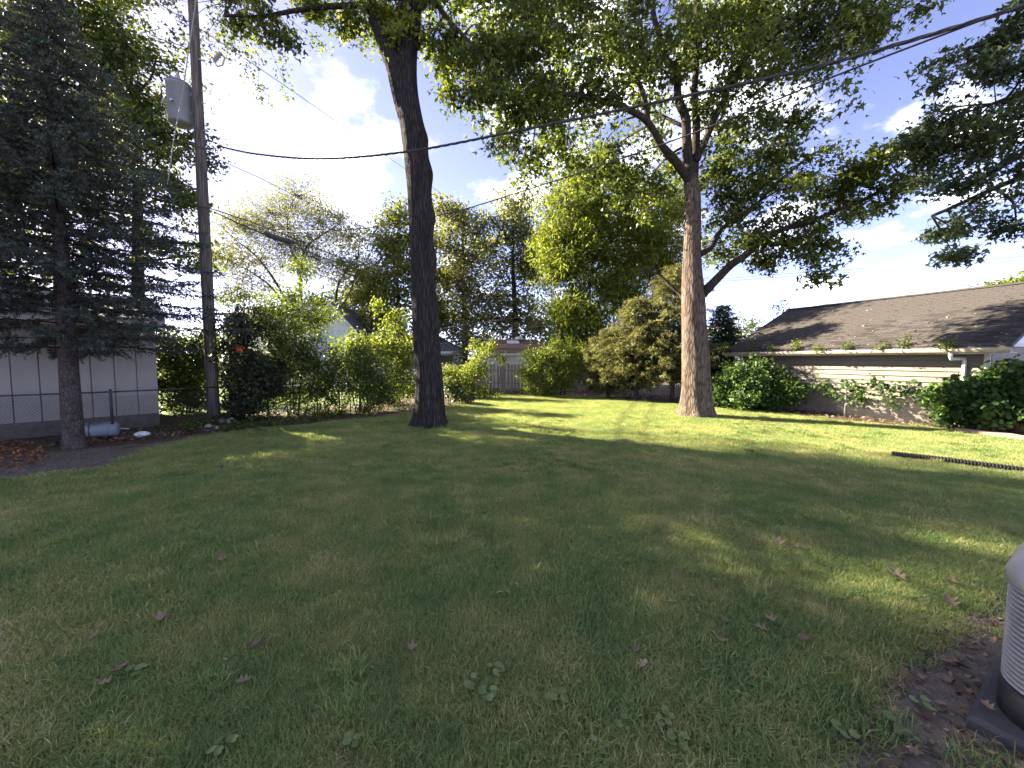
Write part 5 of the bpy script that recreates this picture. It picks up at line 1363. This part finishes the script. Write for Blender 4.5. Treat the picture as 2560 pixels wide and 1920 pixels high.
cover('bed_weeds', 'low sunlit weeds in front of the board fence', [(1130, 1010), (1290, 985), (1390, 984), (1320, 975), (1150, 985)], 900, .08, M['limeleaf'], .4, .2)
# broadleaf plants one can pick out
WS = .85
ORDW = ['leftmost', 'second from the left', 'third from the left', 'fourth from the left', 'fifth from the left', 'sixth from the left', 'seventh from the left', 'eighth from the left', 'ninth from the left', 'tenth from the left', 'eleventh from the left', 'twelfth from the left', 'thirteenth from the left', 'fourteenth from the left']
def ordinal(i, xs):
    r = sorted(range(len(xs)), key=lambda k: xs[k]).index(i)
    if r < len(xs) / 2: return ORDW[r]
    return ORDW[len(xs) - 1 - r].replace('left', 'right')
WE = [(1190, 1740, 5, .055), (1240, 1700, 4, .05), (1225, 1770, 4, .05), (1395, 1765, 5, .06), (1260, 1500, 9, .045), (1285, 1485, 9, .045), (1560, 1480, 5, .035), (1720, 1510, 6, .035), (1790, 1470, 5, .032), (2090, 1670, 3, .05), (2215, 1825, 2, .06), (2265, 1870, 4, .05), (2110, 1860, 5, .045), (1660, 1820, 5, .05), (1560, 1840, 5, .045), (1690, 1880, 5, .05), (1940, 1790, 4, .045), (1850, 1770, 4, .04), (880, 1880, 6, .045), (560, 1890, 6, .05), (340, 1700, 4, .05), (1500, 1890, 5, .045), (2300, 1780, 3, .05), (2150, 1500, 6, .03)]
for i, (px, py, nl_, sz) in enumerate(WE):
    sz *= WS
    q = G(px, py)
    w = thing('broadleaf_weed', 'broad leaved green weed in the near grass, %s of these weeds' % ordinal(i, [q_[0] + q_[1] * 1e-4 for q_ in WE]), 'weed', q, 'broad leaved weeds in the lawn')
    for k in range(nl_):
        a = k * 2.4 + random.random(); r = sz * random.uniform(.4, 1.1)
        c = q + Vector((math.cos(a) * r, math.sin(a) * r, .045 + .03 * random.random()))
        lf = MB()
        s = sz * random.uniform(.7, 1.15) / 2; tl = random.uniform(-.3, .3); tz = random.uniform(-.25, .25)
        ring = [c + Vector((math.cos(b) * s * (1 if math.cos(b) < .9 else .55), math.sin(b) * s, s * (tl * math.cos(b) + tz * math.sin(b) + .18))) for b in np.linspace(0, 2 * pi, 13)[:-1]]
        lf.add([c] + ring, [(0, 1 + j, 1 + (j + 1) % 12) for j in range(12)])
        o = lf.build('leaf', M['weed'], w)
        at_ = o.data.attributes.new('v', 'FLOAT', 'POINT'); at_.data.foreach_set('value', [random.uniform(.1, .75)] * len(o.data.vertices))
        MB().tube([q, c], .0015, 3, False).build('stalk', M['weed'], w)
# fallen oak leaves
FL = [(1948, 1358, .13, .6), (1990, 1368, .06, .5), (2010, 1372, .06, .5), (2240, 1440, .15, .7), (2385, 1458, .13, .6), (2375, 1505, .12, .45), (2165, 1415, .08, .4), (1925, 1550, .09, .6), (1905, 1575, .10, .5), (1815, 1555, .07, .35), (1805, 1605, .08, .75), (1606, 1665, .08, .9), (1590, 1625, .07, .35), (1030, 1620, .09, .6), (640, 1610, .10, .3), (610, 1705, .08, .5), (235, 1592, .07, .5), (400, 1545, .10, .6), (300, 1675, .10, .45), (265, 1710, .07, .6), (2010, 1600, .09, .35), (1460, 1590, .05, .4), (1880, 1690, .05, .5), (2040, 1192, .16, .8), (2150, 1195, .10, .75), (555, 1400, .08, .6), (2470, 1770, .06, .6)]
oT, oF = TPL['oak']
for i, (px, py, sz, vv) in enumerate(FL):
    q = G(px, py, .085 if px == 2470 else .05)
    a = random.random() * 6.28; ti = random.uniform(-.3, .3); tj = random.uniform(-.3, .3)
    V = []
    for x, y, z in oT:
        x, y, z = x * sz, (y - .5) * sz, (z * 1.2 + .5 * x * x + .35 * (y - .5) ** 2) * sz
        X, Y2 = x * math.cos(a) - y * math.sin(a), x * math.sin(a) + y * math.cos(a)
        V.append((X, Y2, z + ti * x + tj * y + .01))
    me = npmesh('fallen_leaf', np.array(V), [oF], np.full(len(V), vv))
    o = link('fallen_leaf', me, M['deadleaf']); o.location = q
    tag(o, 'dry brown oak leaf on the dark condenser pad' if px == 2470 else 'dry brown oak leaf fallen on the grass, %s of them' % ordinal(i, [q_[0] + q_[1] * 1e-4 for q_ in FL]), 'leaf', 'fallen oak leaves on the lawn')
# spruce twig and cone
tw = thing('spruce_twig', 'broken spruce twig with grey needles lying on the left lawn', 'twig', G(440, 1203))
a, b = G(405, 1207) + Zv * .03, G(490, 1190) + Zv * .05
MB().tube([a, a.lerp(b, .5) + Zv * .02, b], .008, 5).build('stem', M['branch'], tw)
pp_ = np.array([tuple(a.lerp(b, t)) for t in np.linspace(.35, 1, 90)]) + R.normal(0, .02, (90, 3)) + np.array([0, 0, .02])
V, F, kk = leaf_arrays(pp_, .06, 'long', .6, (.4, 0, 0)); np_obj('needles', V, [F], M['greyleaf'], tw, np.repeat(R.random(90), kk))
cq = G(551, 1173)
pc = thing('pine_cone', 'small dark cone in the grass near the spruce twig', 'cone', cq)
MB().lathe(cq + Zv * .01, [(.012, 0), (.035, .012), (.028, .02), (.042, .03), (.034, .04), (.044, .05), (.034, .06), (.038, .07), (.024, .08), (.026, .09), (.008, .105)], 12).build('scales', M['cone'], pc)
# drum on its side behind the spruce trunk
d0, d1 = G(212, 1097), G(300, 1090)
dr = thing('steel_drum', 'pale blue drum lying on its side behind the spruce trunk', 'drum', d0.lerp(d1, .5))
ax = (d1 - d0).normalized(); d0 = d0 - ax * .25
ln_ = (d1 - d0).length
r0 = .185
fr = (ax.cross(Zv).normalized(), Zv, ax)
MB().lathe(d0 + Zv * r0, [(.01, 0), (r0 * .9, .005), (r0, .02), (r0, ln_ * .82), (r0 * .97, ln_ * .9), (r0 * .86, ln_ * .965), (r0 * .6, ln_), (.01, ln_ + .01)], 28, fr).build('shell', M['tank'], dr, True)
for t in (.3, .42):
    MB().lathe(d0 + Zv * r0 + ax * (ln_ * t), [(r0 + .002, 0), (r0 + .007, .004), (r0 + .007, .016), (r0 + .002, .02)], 28, fr).build('band', M['blacksteel'], dr, True)
MB().tube([d1 + Zv * r0 + ax * .0, d1 + Zv * (r0 - .03) + ax * .16], .016, 8).build('spout', M['galv'], dr)
# white bag
wq = G(356, 1092)
import bmesh
bm = bmesh.new(); bmesh.ops.create_icosphere(bm, subdivisions=3, radius=1)
for v in bm.verts:
    n_ = 1 + .28 * noise.noise(v.co * 1.9) + .12 * noise.noise(v.co * 5)
    v.co = Vector((v.co.x * .16 * n_, v.co.y * .11 * n_, max(v.co.z, -.55) * .085 * n_ + .05))
me = bpy.data.meshes.new('plastic_bag'); bm.to_mesh(me); bm.free()
o = link('plastic_bag', me, M['paper']); o.location = wq
tag(o, 'crumpled white plastic bag on the ground right of the drum', 'bag')
# stones by the pole foot
for i, (px, py, s) in enumerate([(557, 1055, .11), (578, 1056, .13), (520, 1068, .09), (545, 1072, .08)]):
    bm = bmesh.new(); bmesh.ops.create_icosphere(bm, subdivisions=2, radius=s)
    for v in bm.verts: v.co *= 1 + .35 * noise.noise(v.co * 9 + Vector((i * 7, 0, 0))); v.co.z *= .7
    me = bpy.data.meshes.new('stone'); bm.to_mesh(me); bm.free()
    o = link('stone', me, M['rock']); o.location = G(px, py) + Zv * s * .35
    tag(o, ['pale angular stone touching the utility pole foot', 'largest pale stone right of the utility pole foot', 'flat grey stone just in front of the utility pole', 'smallest grey stone nearest the lawn by the pole'][i], 'stone', 'stones at the pole foot')
# corrugated drain pipe
p0, p1 = G(2228, 1141) + Zv * .052, G(2560, 1184) + Zv * .052
p1 = p0 + (p1 - p0) * 1.9
n = 150
path = [p0.lerp(p1, i / (n * 2)) + Vector((0, 0, .006 * math.sin(i * .02))) + Vector((.02, .03, 0)) * math.sin(i / (n * 2) * 5) for i in range(n * 2 + 1)]
dp = MB().tube(path, [.054 if (i // 2) % 2 else .040 for i in range(len(path))], 14).build('drain_pipe', M['pipe'], None)
tag(dp, 'black corrugated drain pipe lying across the right side of the lawn', 'pipe')
# planter and stone edging at the right edge
pq = G(2545, 1080)
pl_ = thing('planter', 'terracotta bowl planter at the right edge under the grape bush', 'planter', pq)
MB().lathe(pq + Vector((.12, 0, 0)), [(.22, 0), (.26, .03), (.36, .20), (.40, .22), (.40, .26), (.36, .26), (.24, .06), (.02, .05)], 28).build('bowl', M['terracotta'], pl_, True)
a, b = G(2428, 1087), G(2570, 1102)
ed = MB(); L_ = (b - a)
sl_ = MB().box(a, L_, Vector((.08, .42, 0)), Zv * .10).build('edging_stone', M['sandstone'])
tag(sl_, 'flat pinkish stone slab at the bed edge below the planter', 'stone slab')

# ------------------------------------------------------------------ air conditioner
C0 = G(2413, 1822)
u = Vector((.847, .532, 0)).normalized(); v = Vector((u.y, -u.x, 0))
pad_o = thing('condenser_pad', 'dark square pad under the condenser in the lower right corner', 'pad', C0 + u * .45 + v * .45)
pb_ = MB()
bev = .02
def pt_(a, b, z): return C0 + u * a + v * b + Zv * z
S_ = .92
pb_.add([pt_(0, 0, 0), pt_(S_, 0, 0), pt_(S_, S_, 0), pt_(0, S_, 0), pt_(0, 0, .055), pt_(S_, 0, .055), pt_(S_, S_, .055), pt_(0, S_, .055), pt_(bev, bev, .075), pt_(S_ - bev, bev, .075), pt_(S_ - bev, S_ - bev, .075), pt_(bev, S_ - bev, .075)],
        [(3, 2, 1, 0), (0, 1, 5, 4), (1, 2, 6, 5), (2, 3, 7, 6), (3, 0, 4, 7), (4, 5, 9, 8), (5, 6, 10, 9), (6, 7, 11, 10), (7, 4, 8, 11), (8, 9, 10, 11)])
pb_.build('slab', M['pad'], pad_o)
ac_c = C0 + u * .45 + v * .45 + Zv * .075
ac = thing('air_conditioner', 'grey ribbed outdoor condenser unit on the dark pad', 'air conditioner', ac_c)
def rsq(half, rad, n=9):
    out = []
    for k, (sx, sy) in enumerate(((1, 1), (-1, 1), (-1, -1), (1, -1))):
        for i in range(n):
            a = k * pi / 2 + i / (n - 1) * pi / 2
            out.append((sx * (half - rad) + math.cos(a) * rad, sy * (half - rad) + math.sin(a) * rad))
    return out
def ring(mb, prof, half, rad):
    """profile [(inset,z)] swept round a rounded square"""
    base = rsq(half, rad); n = len(base); vs = []
    for ins, z in prof:
        for x, y in rsq(half - ins, max(rad - ins, .02)):
            vs.append(ac_c + u * x + v * y + Zv * z)
    fs = []
    for i in range(len(prof) - 1):
        for k in range(n):
            fs.append((i * n + k, i * n + (k + 1) % n, (i + 1) * n + (k + 1) % n, (i + 1) * n + k))
    fs.append(tuple(range(n - 1, -1, -1))); fs.append(tuple((len(prof) - 1) * n + k for k in range(n)))
    mb.add(vs, fs); return mb
HA, RA = .385, .22
ring(MB(), [(0, 0), (0, .13), (.02, .15)], HA + .005, RA).build('base', M['acbase'], ac, True)
ring(MB(), [(.06, .1), (.06, .66)], HA, RA).build('coil', M['accoil'], ac, True)
for i in range(20):
    z = .158 + i * .0245
    ring(MB(), [(.03, z + .004), (.004, z), (.0, z + .004), (.004, z + .0095), (.03, z + .010)], HA, RA).build('louver', M['acgrey'], ac, True)
ring(MB(), [(.01, .64), (0, .65), (0, .70), (.02, .735), (.07, .76), (.12, .77)], HA + .008, RA).build('top_shell', M['acgrey'], ac, True)
MB().lathe(ac_c + Zv * .771, [(.26, 0), (.26, .02), (.24, .03), (.23, .02), (.02, .02)], 32).build('fan_grille', M['accoil'], ac)
